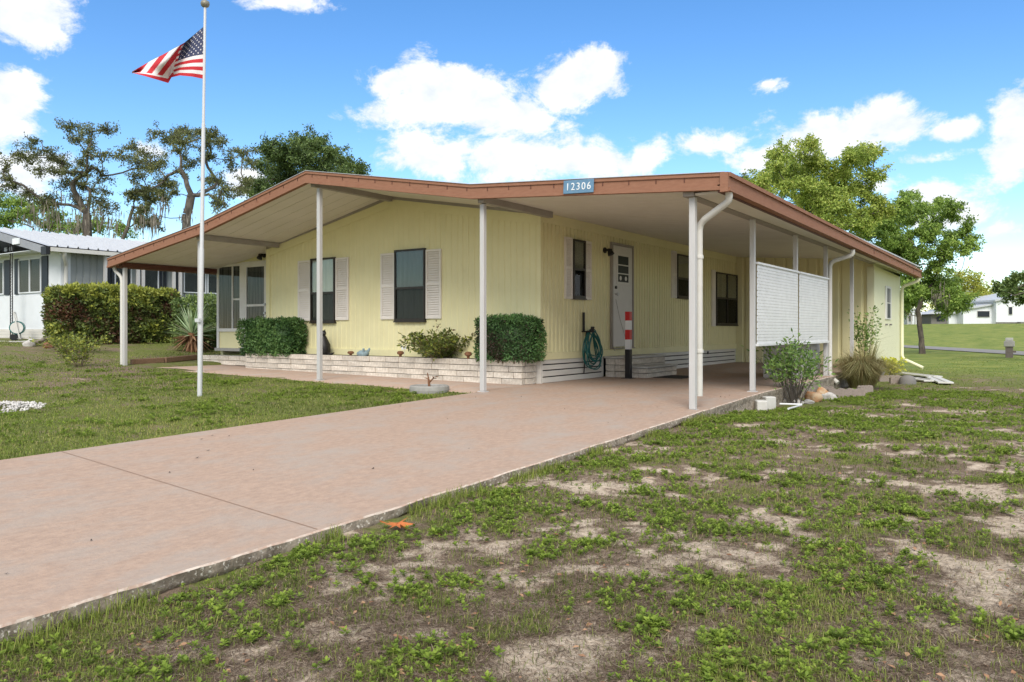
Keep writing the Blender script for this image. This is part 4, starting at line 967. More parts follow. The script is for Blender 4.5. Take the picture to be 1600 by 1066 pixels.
for pa, pb, lb in (((1218, 636), (1253, 637), 'thin white plastic pipe lying level in front of the bush bed'), ((1232, 644), (1252, 638), 'shorter white plastic pipe lying aslant in front of the bush bed')):
    a, b = gp(*pa), gp(*pb); c = (a + b) / 2; t = thing('plastic_pipe', lb, 'pipe', c, 'white pipes by the bush bed'); MB(c).tube([a + Vector((0, 0, .045)), b + Vector((0, 0, .045))], .015, 8).build('pipe_body', 'white_gloss', t, smooth=True)
def edging(px, py, ln, label, rz=.55):
    p = gp(px, py); t = thing('edging_block', label, 'block', p, 'scalloped edging blocks of the bed', rz); m_ = MB(); k = 4; prof = []
    for i in range(k * 6 + 1):
        u = -ln / 2 + ln * i / (k * 6); prof.append((u, -.04, .13 + .028 * abs(math.sin(math.pi * i / 6))))
    m_.extr([(-ln / 2, -.04, -.05)] + prof + [(ln / 2, -.04, -.05)], (0, .08, 0)); m_.build('block_body', 'concrete_edging', t)
edging(1322, 621, .62, 'scalloped brown edging block in front of the ornamental grass, the long middle one', .57); edging(1293, 618, .20, 'short scalloped edging block at the left end of the grass bed', .9); edging(1352, 616, .30, 'pale scalloped edging block at the right foot of the ornamental grass', 1.0)
edging(1407, 600, .45, 'grey scalloped edging block beside the white boards', .57); edging(1390, 597, .5, 'brown scalloped edging block below the yellow shrub', .65)
t = thing('clear_plastic_dome', 'upturned grey plastic garden dome left of the white boards', 'dome', gp(1418, 601)); MB().lathe([(.17, -.02), (.17, .08), (.15, .14), (.11, .18), (.05, .20), (.01, .203)], (0, 0, 0), 20).build('shell', 'far_grey', t, smooth=True)
for i, (pa, pb, w_, lb) in enumerate((((1408, 586), (1462, 592), .34, 'white weathered board on the grass by the shed, the back one'), ((1422, 594), (1455, 599), .30, 'white weathered board on the grass by the shed, the front left one'), ((1457, 593), (1478, 602), .30, 'white weathered board on the grass by the shed, the front right one'))):
    a, b = gp(*pa), gp(*pb); t = thing('board', lb, 'board', (a + b) / 2, 'white boards lying by the shed'); c = (a + b) / 2
    MB(c).bar(a + Vector((0, 0, .05)), b + Vector((0, 0, .05)), w_, .035).build('plank', 'plank_pvc', t, bevel=.005)
    MB(c).bar(a + Vector((0, 0, .075)), b + Vector((0, 0, .075)), w_ * .15, .014).build('rib', 'plank_pvc', t)

# timber edging left of the patio, white gravel heap, little shrub in the lawn
for i, (pa, pb, lb) in enumerate((((205, 570), (255, 567), 'low brown landscape timber edging the lawn, the left one by the corner post'), ((257, 567), (306, 562), 'low brown landscape timber edging the lawn, the right one near the porch step'))):
    a, b = gp(*pa), gp(*pb); t = thing('landscape_timber', lb, 'timber', (a + b) / 2, 'landscape timbers'); c = (a + b) / 2; MB(c).bar(a + Vector((0, 0, .06)), b + Vector((0, 0, .06)), .10, .12).build('timber_body', 'timber', t, bevel=.012)
wg = gp(8, 638); t = thing('white_gravel', 'flat heap of white gravel in the lawn at the left edge', 'gravel', wg); t['kind'] = 'stuff'
m_ = MB()
for i in range(420):
    a = rnd.random() * 6.283; q = math.sqrt(rnd.random()); x, y = math.cos(a) * q * .50, math.sin(a) * q * .42; z = .05 * (1 - q) + rnd.uniform(-.005, .02) + float(ground_z(wg.x + x, wg.y + y)) - wg.z; s = rnd.uniform(.012, .03)
    pts = [(x + s * rnd.uniform(.6, 1), y, z), (x, y + s * rnd.uniform(.6, 1), z), (x - s, y, z), (x, y - s, z), (x, y, z + s * .8), (x, y, z - s)]
    m_.add(pts, [(0, 1, 4), (1, 2, 4), (2, 3, 4), (3, 0, 4), (1, 0, 5), (2, 1, 5), (3, 2, 5), (0, 3, 5)])
m_.build('pebbles', 'rock_white', t)['kind'] = 'stuff'
shrub('lawn_shrub', 'small yellowish green shrub alone in the left lawn before the hedge', 'shrub', gp(124, 574), 20, 'leaf_nandina', .07, 30, .62, .42, rad=.006, vmean=.72, from_=.25)
p = gp(620, 838, -.335); lf = thing('orange_leaf', 'curled bright orange dead leaf lying in the weeds near the drive', 'leaf', p + Vector((0, 0, .055)))
m_ = MB(); sp = []
for k in range(18):
    a = 2 * math.pi * k / 18; r_ = (.085 if k % 2 == 0 else .035) * rnd.uniform(.8, 1.15); sp.append((r_ * math.cos(a) * 1.25, r_ * math.sin(a), .02 * abs(math.sin(a * 1.5)) + rnd.uniform(-.008, .03)))
m_.add([(0, 0, .01)] + sp, [(0, 1 + k, 1 + (k + 1) % 18) for k in range(18)]); m_.build('leaf_blade', 'dead_leaf', lf)
MB().tube([(-.08, 0, .01), (-.15, .01, .015)], .003, 4).build('leaf_stalk', 'dead_leaf', lf)
# ------------------------------------------------------------------ the neighbour's home
def on_x(px, py, x): r = ray(px, py); t = x / r.x; return Vector((x, r.y * t, EYE + r.z * t))
def on_y(px, py, y): r = ray(px, py); t = y / r.y; return Vector((r.x * t, y, EYE + r.z * t))
nb = thing('neighbor_home', 'white neighbouring mobile home with ribbed metal roof behind the hedge', 'house', (-26.0, 15.0, .55)); NBO = nb.location.copy()
nx, ny = -23.05, 10.80; zc = on_y(95, 388, ny).z; nzb = .60
def nm(T=None): return MB(NBO, T)
def nfront(px): return on_y(px, 450, ny).x
def nside(px): return on_x(px, 450, nx).y
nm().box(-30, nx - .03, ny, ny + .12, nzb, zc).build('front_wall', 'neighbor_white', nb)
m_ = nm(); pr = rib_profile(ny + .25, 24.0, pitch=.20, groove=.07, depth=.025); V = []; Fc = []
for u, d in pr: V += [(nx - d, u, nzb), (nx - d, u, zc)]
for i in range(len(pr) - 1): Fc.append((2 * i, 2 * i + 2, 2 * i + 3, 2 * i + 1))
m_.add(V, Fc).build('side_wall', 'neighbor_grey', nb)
nm().box(nx - .1, nx + .012, ny - .012, ny + .26, nzb, zc).build('corner_trim', 'neighbor_white', nb)
zl = on_y(50, 461, ny).z; nm().box(-29.9, nx - .12, ny - .03, ny - .002, nzb + .32, zl).build('lower_panel', 'neighbor_white', nb)
for k in range(5): nm().box(-29.9, nx - .04, ny - .06 - .004 * (k % 2), ny - .003, nzb - .1 + k * .085, nzb - .1 + k * .085 + .078).build('skirting_board', 'skirt_white', nb)
def nwin(T, u0, u1, z0, z1, split=True, mt='neighbor_blind', white='neighbor_white'):
    f = nm(T); e = .035
    f.box(u0, u0 + e, .004, .05, z0, z1); f.box(u1 - e, u1, .004, .05, z0, z1); f.box(u0 + e, u1 - e, .004, .05, z1 - e, z1); f.box(u0 + e, u1 - e, .004, .05, z0, z0 + e)
    if split: f.box((u0 + u1) / 2 - e * .6, (u0 + u1) / 2 + e * .6, .004, .05, z0 + e, z1 - e)
    w = f.build('window', white, nb); nm(T).box(u0 + e, u1 - e, .005, .010, z0 + e, z1 - e).build('blind', mt, w); nm(T).box(u0 + e, u1 - e, .022, .026, z0 + e, z1 - e).build('pane', 'glass_screen', w)
TNF = lambda p: (p[0], ny - p[1], p[2]); TNS = lambda p: (nx + p[1], p[0], p[2])
zt, zb_ = on_y(50, 404, ny).z, on_y(50, 458, ny).z
nwin(TNF, nfront(31), nfront(66), zb_, zt); nwin(TNF, nfront(-32), nfront(7.5), zb_, zt)
for a, b in ((24.5, 30), (67, 76), (8.5, 17)): nm(TNF).box(nfront(a), nfront(b), .004, .04, zb_ - .02, zt + .03).build('shutter', 'navy', nb)
for a, b in ((8, 12), (16, 21)): nm(TNF).box(nfront(a), nfront(b), .004, .03, on_y(10, 393, ny).z, on_y(10, 387, ny).z).build('vent', 'neighbor_grey', nb)
zs0, zs1 = on_x(250, 456, nx).z, zc - .12
for a, b in ((178, 205), (216, 247), (286, 321), (323, 350)): nwin(TNS, nside(a), nside(b), zs0, zs1, False, 'curtain_grey')
for a, b in ((167, 171), (173, 177), (249, 252.5), (255, 259), (274, 277.5), (279.5, 283)): nm(TNS).box(nside(a), nside(b), .004, .05, zs0 - .05, zs1).build('shutter', 'navy', nb)
for a in (155, 206, 214, 262, 272): nm(TNS).box(nside(a) - .04, nside(a) + .04, .30, .38, nzb, zc - .05).build('post', 'post_white', nb)
# roof: ribbed metal sheet from the eave up to the ridge
ex = nx + .45; ry0 = ny - .55; rdg = -26.6; ez = on_x(75, 386, ex).z; rz_ = on_x(0, 357, rdg).z
m_ = nm(); V = []; Fc = []; pr = rib_profile(ry0, 24.5, pitch=.28, groove=.06, depth=-.05)
for u, d in pr: V += [(ex, u, ez + .03 - d), (rdg, u, rz_ - d)]
for i in range(len(pr) - 1): Fc.append((2 * i, 2 * i + 1, 2 * i + 3, 2 * i + 2))
m_.add(V, Fc).build('roof', 'metal_roof', nb)
nm().add([(rdg, ry0, rz_), (rdg, 24.5, rz_), (-30.5, 24.5, ez), (-30.5, ry0, ez)], [(0, 1, 2, 3)]).build('roof', 'metal_roof', nb)
fz = lambda x: ez + (rz_ - ez) * min(1, (ex - x) / (ex - rdg))
nm().extr([(ex - .05, ry0 - .02, fz(ex) - .20), (ex - .05, ry0 - .02, fz(ex) + .0), (rdg, ry0 - .02, rz_ - .02), (-30.5, ry0 - .02, ez), (-30.5, ry0 - .02, ez - .2), (rdg, ry0 - .02, rz_ - .26)], (0, .05, 0)).build('gable_fascia', 'grey_fascia', nb)
nm().box(ex - .28, ex + .02, ry0 - .06, ry0 + .05, ez - .20, ez + .02).build('fascia_return', 'black', nb)
xa = on_y(24, 380, ry0 - .06).x; nm().box(xa - .2, xa + .2, ry0 - .06, ry0 - .025, fz(xa) - .20, fz(xa) - .03).build('number_plate', 'sign_text', nb)
nm().box(ex - .06, ex + .06, ry0 + .06, 24.4, ez - .11, ez + .0).build('gutter', 'gutter_white', nb)
nm().box(-30, nx + .4, ry0 + .06, 24, ez - .03, ez - .012).build('soffit', 'neighbor_white', nb)
y2 = ry0 + .45
nm().tube([(ex, y2, ez - .08), (ex - .05, y2, ez - .22), (nx + .10, y2 + .2, ez - .42), (nx + .08, y2 + .2, ez - .6), (nx + .08, y2 + .2, nzb + .1)], .055, 10).build('downspout', 'gutter_white', nb, smooth=True)
ip = nm(); xp = on_y(12, 450, ry0).x
for s_ in (-.07, .07): ip.tube([(xp + s_, ry0 + .1, nzb), (xp + s_, ry0 + .1, fz(xp) - .22)], .014, 6)
for k in range(22):
    za = nzb + .1 + k * .10
    if za < fz(xp) - .35: ip.tube([(xp - .07, ry0 + .1, za), (xp + .07 * (1 if k % 2 else 1), ry0 + .1, za + .05), (xp - .07, ry0 + .1, za + .10)], .008, 4)
ip.build('iron_post', 'iron_black', nb)
pt_ = thing('concrete_porch_floor', 'thin concrete porch floor in front of the white neighbouring home', 'floor', (-27, 9.9, .55)); MB().box(-3, 4.2, -.45, .75, -.25, .045).build('slab_body', 'concrete_light', pt_, bevel=.01)
# hose reel, stones
hp = on_y(24, 531, 10.15); hp.z = .60
hr = thing('hose_reel_cart', 'grey hose reel cart with teal hose beside the neighbouring home', 'hose reel', hp, rz=-.5)
for s_ in (-.22, .22):
    MB().tube([(s_, .12, .05), (s_, .05, .45), (s_, -.02, .80)], .018, 6).build('side_frame', 'plank_pvc', hr, smooth=True)
    MB().tube([(s_ * 1.2 - .02, -.02, .09), (s_ * 1.2 + .02, -.02, .09)], .09, 14).build('wheel', 'black', hr)
    MB().tube([(s_ * .8 - .008, .05, .36), (s_ * .8 + .008, .05, .36)], .16, 18).build('reel_disc', 'plank_pvc', hr)
MB().tube([(-.22, -.02, .80), (.22, -.02, .80)], .018, 6).build('handle', 'plank_pvc', hr)
MB().tube([(-.16, .05, .36), (.16, .05, .36)], .19, 16).build('coiled_hose', 'hose_green', hr)
MB().box(-.22, .22, -.1, .16, .03, .07).build('tray', 'grey_panel', hr)
def stone_at(px, py, d_, r, material, label, seed, sq):
    p = at(px, py, d_); g = float(ground_z(p.x, p.y)); t = thing('stone', label, 'stone', (p.x, p.y, g + r * .4), 'stones at the foot of the neighbour hedge'); rock_mesh('stone_body', r, material, t, seed, (0, 0, 0), sq)
stone_at(46, 536, 19.5, .16, 'rock_white', 'round white stone on the lawn left of the long hedge', 41, (1, 1, .85)); stone_at(76, 537, 19.3, .13, 'terracotta', 'small reddish stone at the left foot of the long hedge', 43, (1, 1, .8))
lp = at(62, 537, 19.6); t = thing('log', 'weathered log lying slanted between two stones by the hedge', 'log', (lp.x, lp.y, float(ground_z(lp.x, lp.y)))); MB().tube([(-.32, -.1, .03), (0, 0, .12), (.32, .1, .24)], [.05, .055, .04], 8).build('log_body', 'wood_grey', t, smooth=True)
# long hedge with red new leaves
hx = -21.2; hy0 = on_x(64, 500, hx).y; hy1 = on_x(280, 500, hx).y; hz0 = .50; hz1 = on_x(150, 452, hx).z
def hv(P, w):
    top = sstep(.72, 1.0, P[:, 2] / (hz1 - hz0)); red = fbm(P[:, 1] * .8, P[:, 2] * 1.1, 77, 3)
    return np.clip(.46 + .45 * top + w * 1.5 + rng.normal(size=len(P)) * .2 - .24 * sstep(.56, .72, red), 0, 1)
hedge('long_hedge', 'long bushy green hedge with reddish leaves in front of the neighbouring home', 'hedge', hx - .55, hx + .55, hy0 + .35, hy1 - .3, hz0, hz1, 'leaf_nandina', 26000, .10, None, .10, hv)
p = at(330, 540, 21.5); hedge('small_hedge', 'short green hedge between the agave and the glazed porch corner', 'hedge', p.x - .6, p.x + .6, p.y - .8, p.y + .6, .45, 1.75, 'leaf_dark', 5000, .09, None, .08)
p = at(112, 545, 18.6); shrub('low_hedge_shrub', 'low yellowish shrub spreading at the left foot of the long hedge', 'shrub', (p.x, p.y, float(ground_z(p.x, p.y))), 26, 'leaf_nandina', .08, 30, .55, .9, vmean=.8, from_=.2)
# agave
ap = at(300, 533, 20.3); ap.z = float(ground_z(ap.x, ap.y)); ag = thing('agave', 'spiky grey green agave with dead brown lower leaves right of the hedge', 'agave', ap)
def spikes(n, e0, e1, Ln, W, material, name):
    a = rng.random(n) * 6.283; e = rng.uniform(e0, e1, n); D = np.stack([np.cos(a) * np.cos(e), np.sin(a) * np.cos(e), np.sin(e)], 1)
    leaves(name, D * .06 + np.array([0, 0, .42]), D, np.tile([0, 0, 1.0], (n, 1)) + rng.normal(size=(n, 3)) * .1, Ln * rng.uniform(.75, 1.1, n), W, material, ag, fold=.25, wide=.3)
spikes(85, -.05, 1.45, .78, .065, 'agave', 'spike_leaves'); spikes(70, -1.0, -.1, .58, .06, 'agave_dead', 'dead_leaves')
MB().tube([(0, 0, -.05), (0, 0, .25), (0, 0, .48)], [.16, .14, .10], 10).build('trunk', 'terracotta', ag)

# ------------------------------------------------------------------ trees
def tree(name, label, base, d, blobs, leafm, leaf, n_leaf, barkm='bark', r0=.22, trunk=None, sub=5, dj=.12, group=None, moss=None, vm=.5, cl=.55, seed=1, twig=True, lshape=.5):
    """limbs grow from the trunk to each part of the crown, twigs through it, leaves in clumps along the twigs"""
    R = random.Random(seed); base = Vector(base); t = thing(name, label, 'tree', base, group)
    nodes = [Vector(p) for p in trunk] if trunk else [base, base + Vector((0, 0, 2))]
    par = [i - 1 for i in range(len(nodes))]; nt_ = len(nodes)
    cen = []
    for px, py, rp in blobs:
        dd = d * (1 + R.uniform(-dj, dj)); cen.append((at(px, py, dd), rp / F * dd))
    rem = list(range(len(cen))); where = {}
    f0 = nodes[-1]; rem.sort(key=lambda i: (cen[i][0] - f0).length)
    for i in rem:
        c = cen[i][0]; best = min(range(max(nt_ - 2, 0), len(nodes)), key=lambda j: (nodes[j] - c).length + (.25 * (nodes[j] - f0).length if j >= nt_ else 0) + (0 if nodes[j].z < c.z + .8 else 1.5))
        nodes.append(c); par.append(best); where[i] = len(nodes) - 1
    ch = [0] * len(nodes)
    for j in range(len(nodes) - 1, 0, -1):
        ch[j] += 1; ch[par[j]] += ch[j]
    tot = max(ch[1], 1); rad = [max(.014, r0 * (.62 if i < nt_ else .46) * (max(c, .6) / tot) ** .62) for i, c in enumerate(ch)]; rad[0] = r0 * .8
    m_ = MB(base)
    for j in range(1, len(nodes)):
        a, b = nodes[par[j]], nodes[j]; k = 5 if j >= nt_ else 3; L_ = (b - a).length; pts = []
        off = Vector((R.gauss(0, 1), R.gauss(0, 1), R.gauss(0, .8) + .3)) * L_ * .13 if j >= nt_ else Vector((0, 0, 0))
        for q in range(k + 1):
            u = q / k; pts.append(a.lerp(b, u) + off * math.sin(math.pi * u) + Vector((R.gauss(0, 1), R.gauss(0, 1), R.gauss(0, 1))) * (.02 * L_ if 0 < q < k else 0))
        ra = min(rad[par[j]], rad[j] * 1.5) if j >= nt_ else rad[par[j]]; m_.tube(pts, [ra + (rad[j] - ra) * q / k for q in range(k + 1)], 8 if rad[j] > .06 else 5, False)
    P = []; Wt = sum(r ** 2 for _, r in cen); tw = MB(base); dirs = []
    for (c, r) in cen:
        ns = sub + 8; tips = []
        for q in range(ns):
            o = Vector((R.gauss(0, 1), R.gauss(0, 1), R.gauss(0, .75))).normalized() * r * R.uniform(.5, 1.75); e = c + o; md = c.lerp(e, .5) + Vector((R.gauss(0, 1), R.gauss(0, 1), R.gauss(0, 1))) * r * .12
            tw.tube([c, md, e], [.014, .010, .005], 4, False); tips.append((c, md, e))
        k = int(n_leaf * r ** 2 / Wt)
        for q in range(k):
            a, md, e = tips[R.randrange(ns)]; u = R.random() ** .45; p = (a.lerp(md, u * 2) if u < .5 else md.lerp(e, u * 2 - 1))
            P.append(p + Vector((R.gauss(0, 1), R.gauss(0, 1), R.gauss(0, .8))) * r * .20 * cl / .55)
    m_.build('trunk', barkm, t, smooth=True); tw.build('twigs', barkm, t)['kind'] = 'stuff'
    P = np.array(P); n = len(P); D = rand_dirs(n); D[:, 2] -= .25
    hgt = (P[:, 2] - P[:, 2].min()) / max(1e-3, np.ptp(P[:, 2])); v = np.clip(vm + rng.normal(size=n) * .22 + (fbm(P[:, 0] * .9 + P[:, 2], P[:, 1] * .9 + P[:, 2], seed, 3) - .5) * .7, 0, 1)
    leaves('crown', P, D, unit(rng.normal(size=(n, 3)) + np.array([0, 0, .9])), leaf * rng.uniform(.6, 1.35, n), leaf * lshape * rng.uniform(.8, 1.3, n), leafm, t, v, off=np.array(base))
    if moss:                                           # grey moss hanging in veils
        Pm = []; Dm = []; Lm = []
        for px, py, rp, ln in moss:
            for q in range(70):
                p = at(px + R.gauss(0, rp * .6), py + R.gauss(0, rp * .8), d * (1 + R.uniform(-.06, .06))); Pm.append(p); Dm.append((R.gauss(0, .08), R.gauss(0, .08), -1)); Lm.append(ln / F * d * R.uniform(.2, 1.2) ** 1.5)
        leaves('hanging_moss', np.array(Pm), np.array(Dm), rand_dirs(len(Pm)), np.array(Lm) * .5, .055, 'moss', t, off=np.array(base), fold=.1)['kind'] = 'stuff'
    return t
def B(s, r): return [(a, b, r * (1 + .3 * ((i * 37 % 10) / 10 - .5))) for i, (a, b) in enumerate(s)]
def tb(px, d): p = at(px, 520, d); return Vector((p.x, p.y, float(ground_z(p.x, p.y, False)) - .1))
oak1 = B([(10, 262), (28, 239), (43, 248), (52, 220), (66, 235), (84, 246), (64, 265), (111, 201), (116, 216), (144, 207), (142, 224), (172, 203), (135, 239), (160, 244), (188, 243), (203, 229), (225, 239), (242, 252), (90, 269), (112, 271), (135, 271), (105, 288), (131, 291), (156, 295), (122, 310), (150, 314), (169, 325), (84, 312), (71, 321), (8, 280), (20, 291), (-15, 250), (-30, 275), (232, 262), (160, 275), (98, 255), (128, 255), (-20, 300), (45, 300)], 13.5)
d = 40.0; b_ = tb(140, d)
tree('live_oak', 'gnarled sparse oak with hanging moss behind the white neighbouring roof', b_, d, oak1, 'leaf_oak', .115, 17500, 'bark_pale', .36, [b_, at(138, 440, d), at(137, 380, d), at(136, 335, d)], 5, .05, 'moss hung oaks', [(130, 325, 22, 45), (160, 330, 18, 50), (90, 320, 18, 40), (178, 345, 14, 40), (48, 335, 16, 36), (70, 340, 14, 40), (120, 350, 16, 40)], .45, seed=4)
oak1b = B([(34, 318), (11, 344), (47, 333), (98, 353), (120, 357), (25, 335), (70, 350), (150, 352), (0, 320), (60, 325), (-25, 330), (85, 340), (190, 358)], 16)
b_ = tb(60, 52); tree('background_tree', 'low bright green tree filling in below the left oak', b_, 52, oak1b, 'leaf_mid', .20, 8000, 'bark', .16, [b_, at(60, 430, 52), at(60, 380, 52)], 5, .05, seed=9, vm=.4)
oak2 = B([(244, 209), (262, 218), (280, 205), (275, 215), (285, 225), (312, 205), (335, 210), (340, 222), (325, 245), (280, 237), (282, 265), (257, 285), (215, 275), (207, 305), (380, 237), (362, 250), (390, 255), (340, 285), (350, 295), (372, 300), (327, 280), (232, 297), (255, 310), (225, 330), (340, 318), (300, 255), (298, 210), (385, 285), (215, 255), (245, 262), (268, 300), (322, 225)], 13)
b_ = tb(300, 38); tree('live_oak', 'tall open oak with forked limbs behind the flagpole', b_, 38, oak2, 'leaf_oak', .11, 15500, 'bark_pale', .34, [b_, at(292, 430, 38), at(290, 370, 38), at(292, 335, 38), at(299, 305, 38)], 5, .05, 'moss hung oaks', [(222, 335, 10, 40), (240, 340, 10, 45), (255, 315, 10, 30), (290, 340, 10, 25), (345, 312, 8, 25)], .5, seed=12)
b_ = tb(205, 39); tree('leaning_oak', 'slender oak leaning right between the two large oaks', b_, 39, B([(225, 325), (212, 300), (232, 310), (250, 300), (240, 345), (215, 345), (262, 290)], 11), 'leaf_oak', .11, 5200, 'bark_pale', .16, [b_, at(184, 400, 39), at(200, 355, 39), at(208, 325, 39)], 5, .04, moss=[(218, 340, 9, 38), (240, 345, 9, 40)], seed=22, vm=.4)
t3 = B([(420, 235), (437, 240), (470, 222), (492, 222), (507, 240), (480, 242), (450, 260), (420, 262), (412, 287), (525, 252), (545, 262), (500, 262), (560, 274), (475, 265), (440, 285), (405, 300), (530, 275), (455, 240), (430, 300), (460, 290), (490, 285), (515, 290)], 19)
b_ = tb(470, 46); tree('dark_evergreen', 'dense dark green rounded tree behind the roof ridge', b_, 46, t3, 'leaf_dark', .15, 40000, 'bark', .30, [b_, at(470, 430, 46), at(470, 350, 46)], 6, .06, seed=31, vm=.45)
tA = B([(1260, 224), (1217, 244), (1215, 260), (1242, 265), (1262, 250), (1280, 257), (1300, 275), (1325, 250), (1347, 243), (1368, 239), (1317, 267), (1362, 275), (1342, 292), (1202, 282), (1232, 292), (1262, 292), (1287, 300), (1310, 307), (1250, 312), (1275, 330), (1325, 325), (1362, 312), (1300, 345), (1330, 350), (1225, 275), (1280, 315), (1345, 335), (1375, 330), (1190, 285), (1240, 330), (1310, 370), (1235, 280), (1255, 280), (1290, 285), (1305, 325), (1265, 312), (1350, 350), (1320, 290)], 18)
b_ = tb(1285, 34); tree('tall_tree', 'tall light green tree rising behind the carport roof', b_, 34, tA, 'leaf_spring', .125, 50000, 'bark_pale', .24, [b_, at(1285, 450, 34), at(1285, 390, 34), at(1287, 350, 34)], 5, .07, seed=41, vm=.5)
tB = B([(1415, 309), (1412, 322), (1437, 326), (1395, 335), (1375, 345), (1355, 355), (1465, 328), (1487, 332), (1425, 345), (1457, 350), (1450, 370), (1505, 365), (1487, 377), (1512, 384), (1412, 370), (1387, 375), (1437, 395), (1475, 395), (1425, 415), (1462, 415), (1430, 440), (1460, 440), (1440, 462), (1470, 478), (1495, 480), (1422, 475), (1400, 400), (1375, 365), (1410, 440), (1480, 440), (1412, 465), (1395, 420), (1368, 385), (1440, 365), (1340, 375), (1390, 355), (1400, 385), (1380, 400), (1350, 340), (1450, 455), (1490, 460), (1425, 455), (1478, 462), (1505, 470), (1415, 395)], 16)
b_ = gp(1441, 553); dB = depth(b_)
tree('shade_tree', 'green shade tree with bare forked trunk on the lawn beyond the shed', b_ - Vector((0, 0, .05)), dB, tB, 'leaf_mid', .14, 60000, 'bark', .20, [b_ - Vector((0, 0, .05)), at(1440, 530, dB), at(1437, 510, dB), at(1436, 495, dB)], 5, .06, moss=[(1470, 455, 10, 28), (1480, 460, 8, 28), (1462, 462, 8, 25)], seed=52, vm=.5)
tC = B([(1505, 436), (1520, 450), (1490, 458), (1532, 462), (1512, 472), (1470, 450), (1528, 480), (1498, 485), (1540, 478), (1480, 475)], 20)
b_ = tb(1510, 126); tree('pale_tree', 'pale yellow green tree in the distance beside the far white house', b_, 126, tC, 'leaf_pale', .42, 12000, 'bark', .3, [b_, at(1510, 498, 126)], 5, .04, seed=63, vm=.5)
tD = B([(1592, 434), (1576, 440), (1562, 450), (1590, 452), (1574, 458), (1600, 468), (1615, 425), (1620, 450), (1650, 430), (1680, 420), (1640, 465), (1700, 450), (1660, 405), (1605, 440)], 10)
b_ = tb(1675, 30); tree('edge_tree', 'leafy tree whose branch tips reach in at the right edge', b_, 30, tD, 'leaf_dark', .13, 6500, 'bark', .16, [b_, at(1675, 505, 30), at(1672, 470, 30)], 5, .06, seed=71, vm=.6)
b_ = tb(1162, 60); tree('distant_tree', 'dark tree top just showing above the carport roof corner', b_, 60, B([(1162, 280), (1172, 290), (1185, 300), (1150, 292), (1200, 310), (1165, 305)], 11), 'leaf_dark', .22, 3500, 'bark', .2, [b_, at(1165, 400, 60)], 5, .04, seed=81)

# ------------------------------------------------------------------ across the road
def strip_road():
    a = at(1300, 535.5, 66); b = at(1415, 542, 54); c = at(1600, 553, 38.7); e = at(1900, 570, 26.5)
    pts = [Vector((p.x, p.y, 0)) for p in (a, b, c, e)]; V = []; Fc = []
    full = []
    for i in range(3):
        for k in range(12): full.append(pts[i].lerp(pts[i + 1], k / 12))
    for i, p in enumerate(full):
        d_ = (full[min(i + 1, len(full) - 1)] - full[max(i - 1, 0)]).normalized(); s = Vector((-d_.y, d_.x, 0)) * 1.5
        for q in (p + s, p - s): V.append((q.x, q.y, float(ground_z(q.x, q.y, False)) + .035))
    for i in range(len(full) - 1): Fc.append((2 * i, 2 * i + 1, 2 * i + 3, 2 * i + 2))
    r = np_obj('road', V, Fc, 'road_asphalt'); r['kind'] = 'structure'
strip_road()
p = gp(1577, 559); mbx = thing('mailbox_post', 'brown post with a pale box on top beside the far road', 'mailbox', p); k = depth(p) / F
MB().box(-5 * k, 5 * k, -5 * k, 5 * k, -.05, 17 * k).build('post_body', 'utility_brown', mbx, bevel=.01); MB().box(-7 * k, 7 * k, -7 * k, 7 * k, 17 * k + .002, 26 * k).build('box', 'concrete', mbx, bevel=.02)
MB().box(-5 * k, 5 * k, -5 * k, 5 * k, 26 * k + .002, 31 * k).build('box_top', 'concrete_light', mbx, bevel=.02); MB().box(3 * k, 9 * k, -3 * k, 3 * k, 8 * k, 11 * k).build('newspaper_holder', 'utility_brown', mbx)
fh = thing('far_white_house', 'white boxy house on the rise beyond the road', 'house', at(1570, 506, 110)); FO = fh.location.copy()
def fpoly(name, pts, d_, th, material, parent=fh):    # a block whose front is given by photo corners, set d_ metres deep
    P = [at(a, b, d_) - FO for a, b in pts]; back = Vector((-SN, CS, 0)) * th
    m_ = MB(); return m_.extr(P, back).build(name, material, parent)
fpoly('wing', [(1505, 508), (1556, 508), (1556, 476), (1505, 485)], 110, 8, 'neighbor_white'); fpoly('wing_roof', [(1503, 485.2), (1556, 476.2), (1556, 473.5), (1503, 482.5)], 109.6, 9, 'metal_roof')
fpoly('main_block', [(1556.5, 508), (1660, 508), (1660, 452), (1620, 458), (1556.5, 471)], 109, 11, 'neighbor_white'); fpoly('main_roof', [(1555, 471.2), (1620, 458.2), (1662, 452), (1662, 449), (1620, 455.4), (1555, 468.4)], 108.6, 12, 'metal_roof')
for a, b, c, e in ((1527, 1547, 485.5, 496), (1576, 1582.5, 479, 492)):
    w = fpoly('window', [(a, e), (b, e), (b, c), (a, c)], 109.9 if a < 1556 else 108.9, .05, 'white_trim'); fpoly('pane', [(a + .8, e - .8), (b - .8, e - .8), (b - .8, c + .8), (a + .8, c + .8)], 109.84 if a < 1556 else 108.84, .05, 'navy', w)
fpoly('base_board', [(1556.5, 505.3), (1660, 505.3), (1660, 503.4), (1556.5, 503.4)], 108.9, .08, 'far_grey'); fpoly('air_unit', [(1595, 508), (1606, 508), (1606, 503), (1595, 503)], 108, .8, 'far_grey')
fh2 = thing('far_grey_house', 'grey and white house glimpsed below the shade tree', 'house', at(1480, 507, 112)); FO = fh2.location.copy()
fpoly('wall', [(1455, 508), (1482, 508), (1482, 491), (1455, 492)], 112, 8, 'far_grey', fh2); fpoly('wall', [(1482.4, 508), (1498, 508), (1498, 491), (1482.4, 490)], 111.5, 8, 'neighbor_white', fh2); fpoly('roof', [(1450, 491), (1500, 490), (1490, 485), (1460, 486)], 111, 10, 'metal_roof', fh2)
fpoly('window', [(1464, 502), (1476, 502), (1476, 495), (1464, 495)], 111.9, .05, 'navy', fh2)
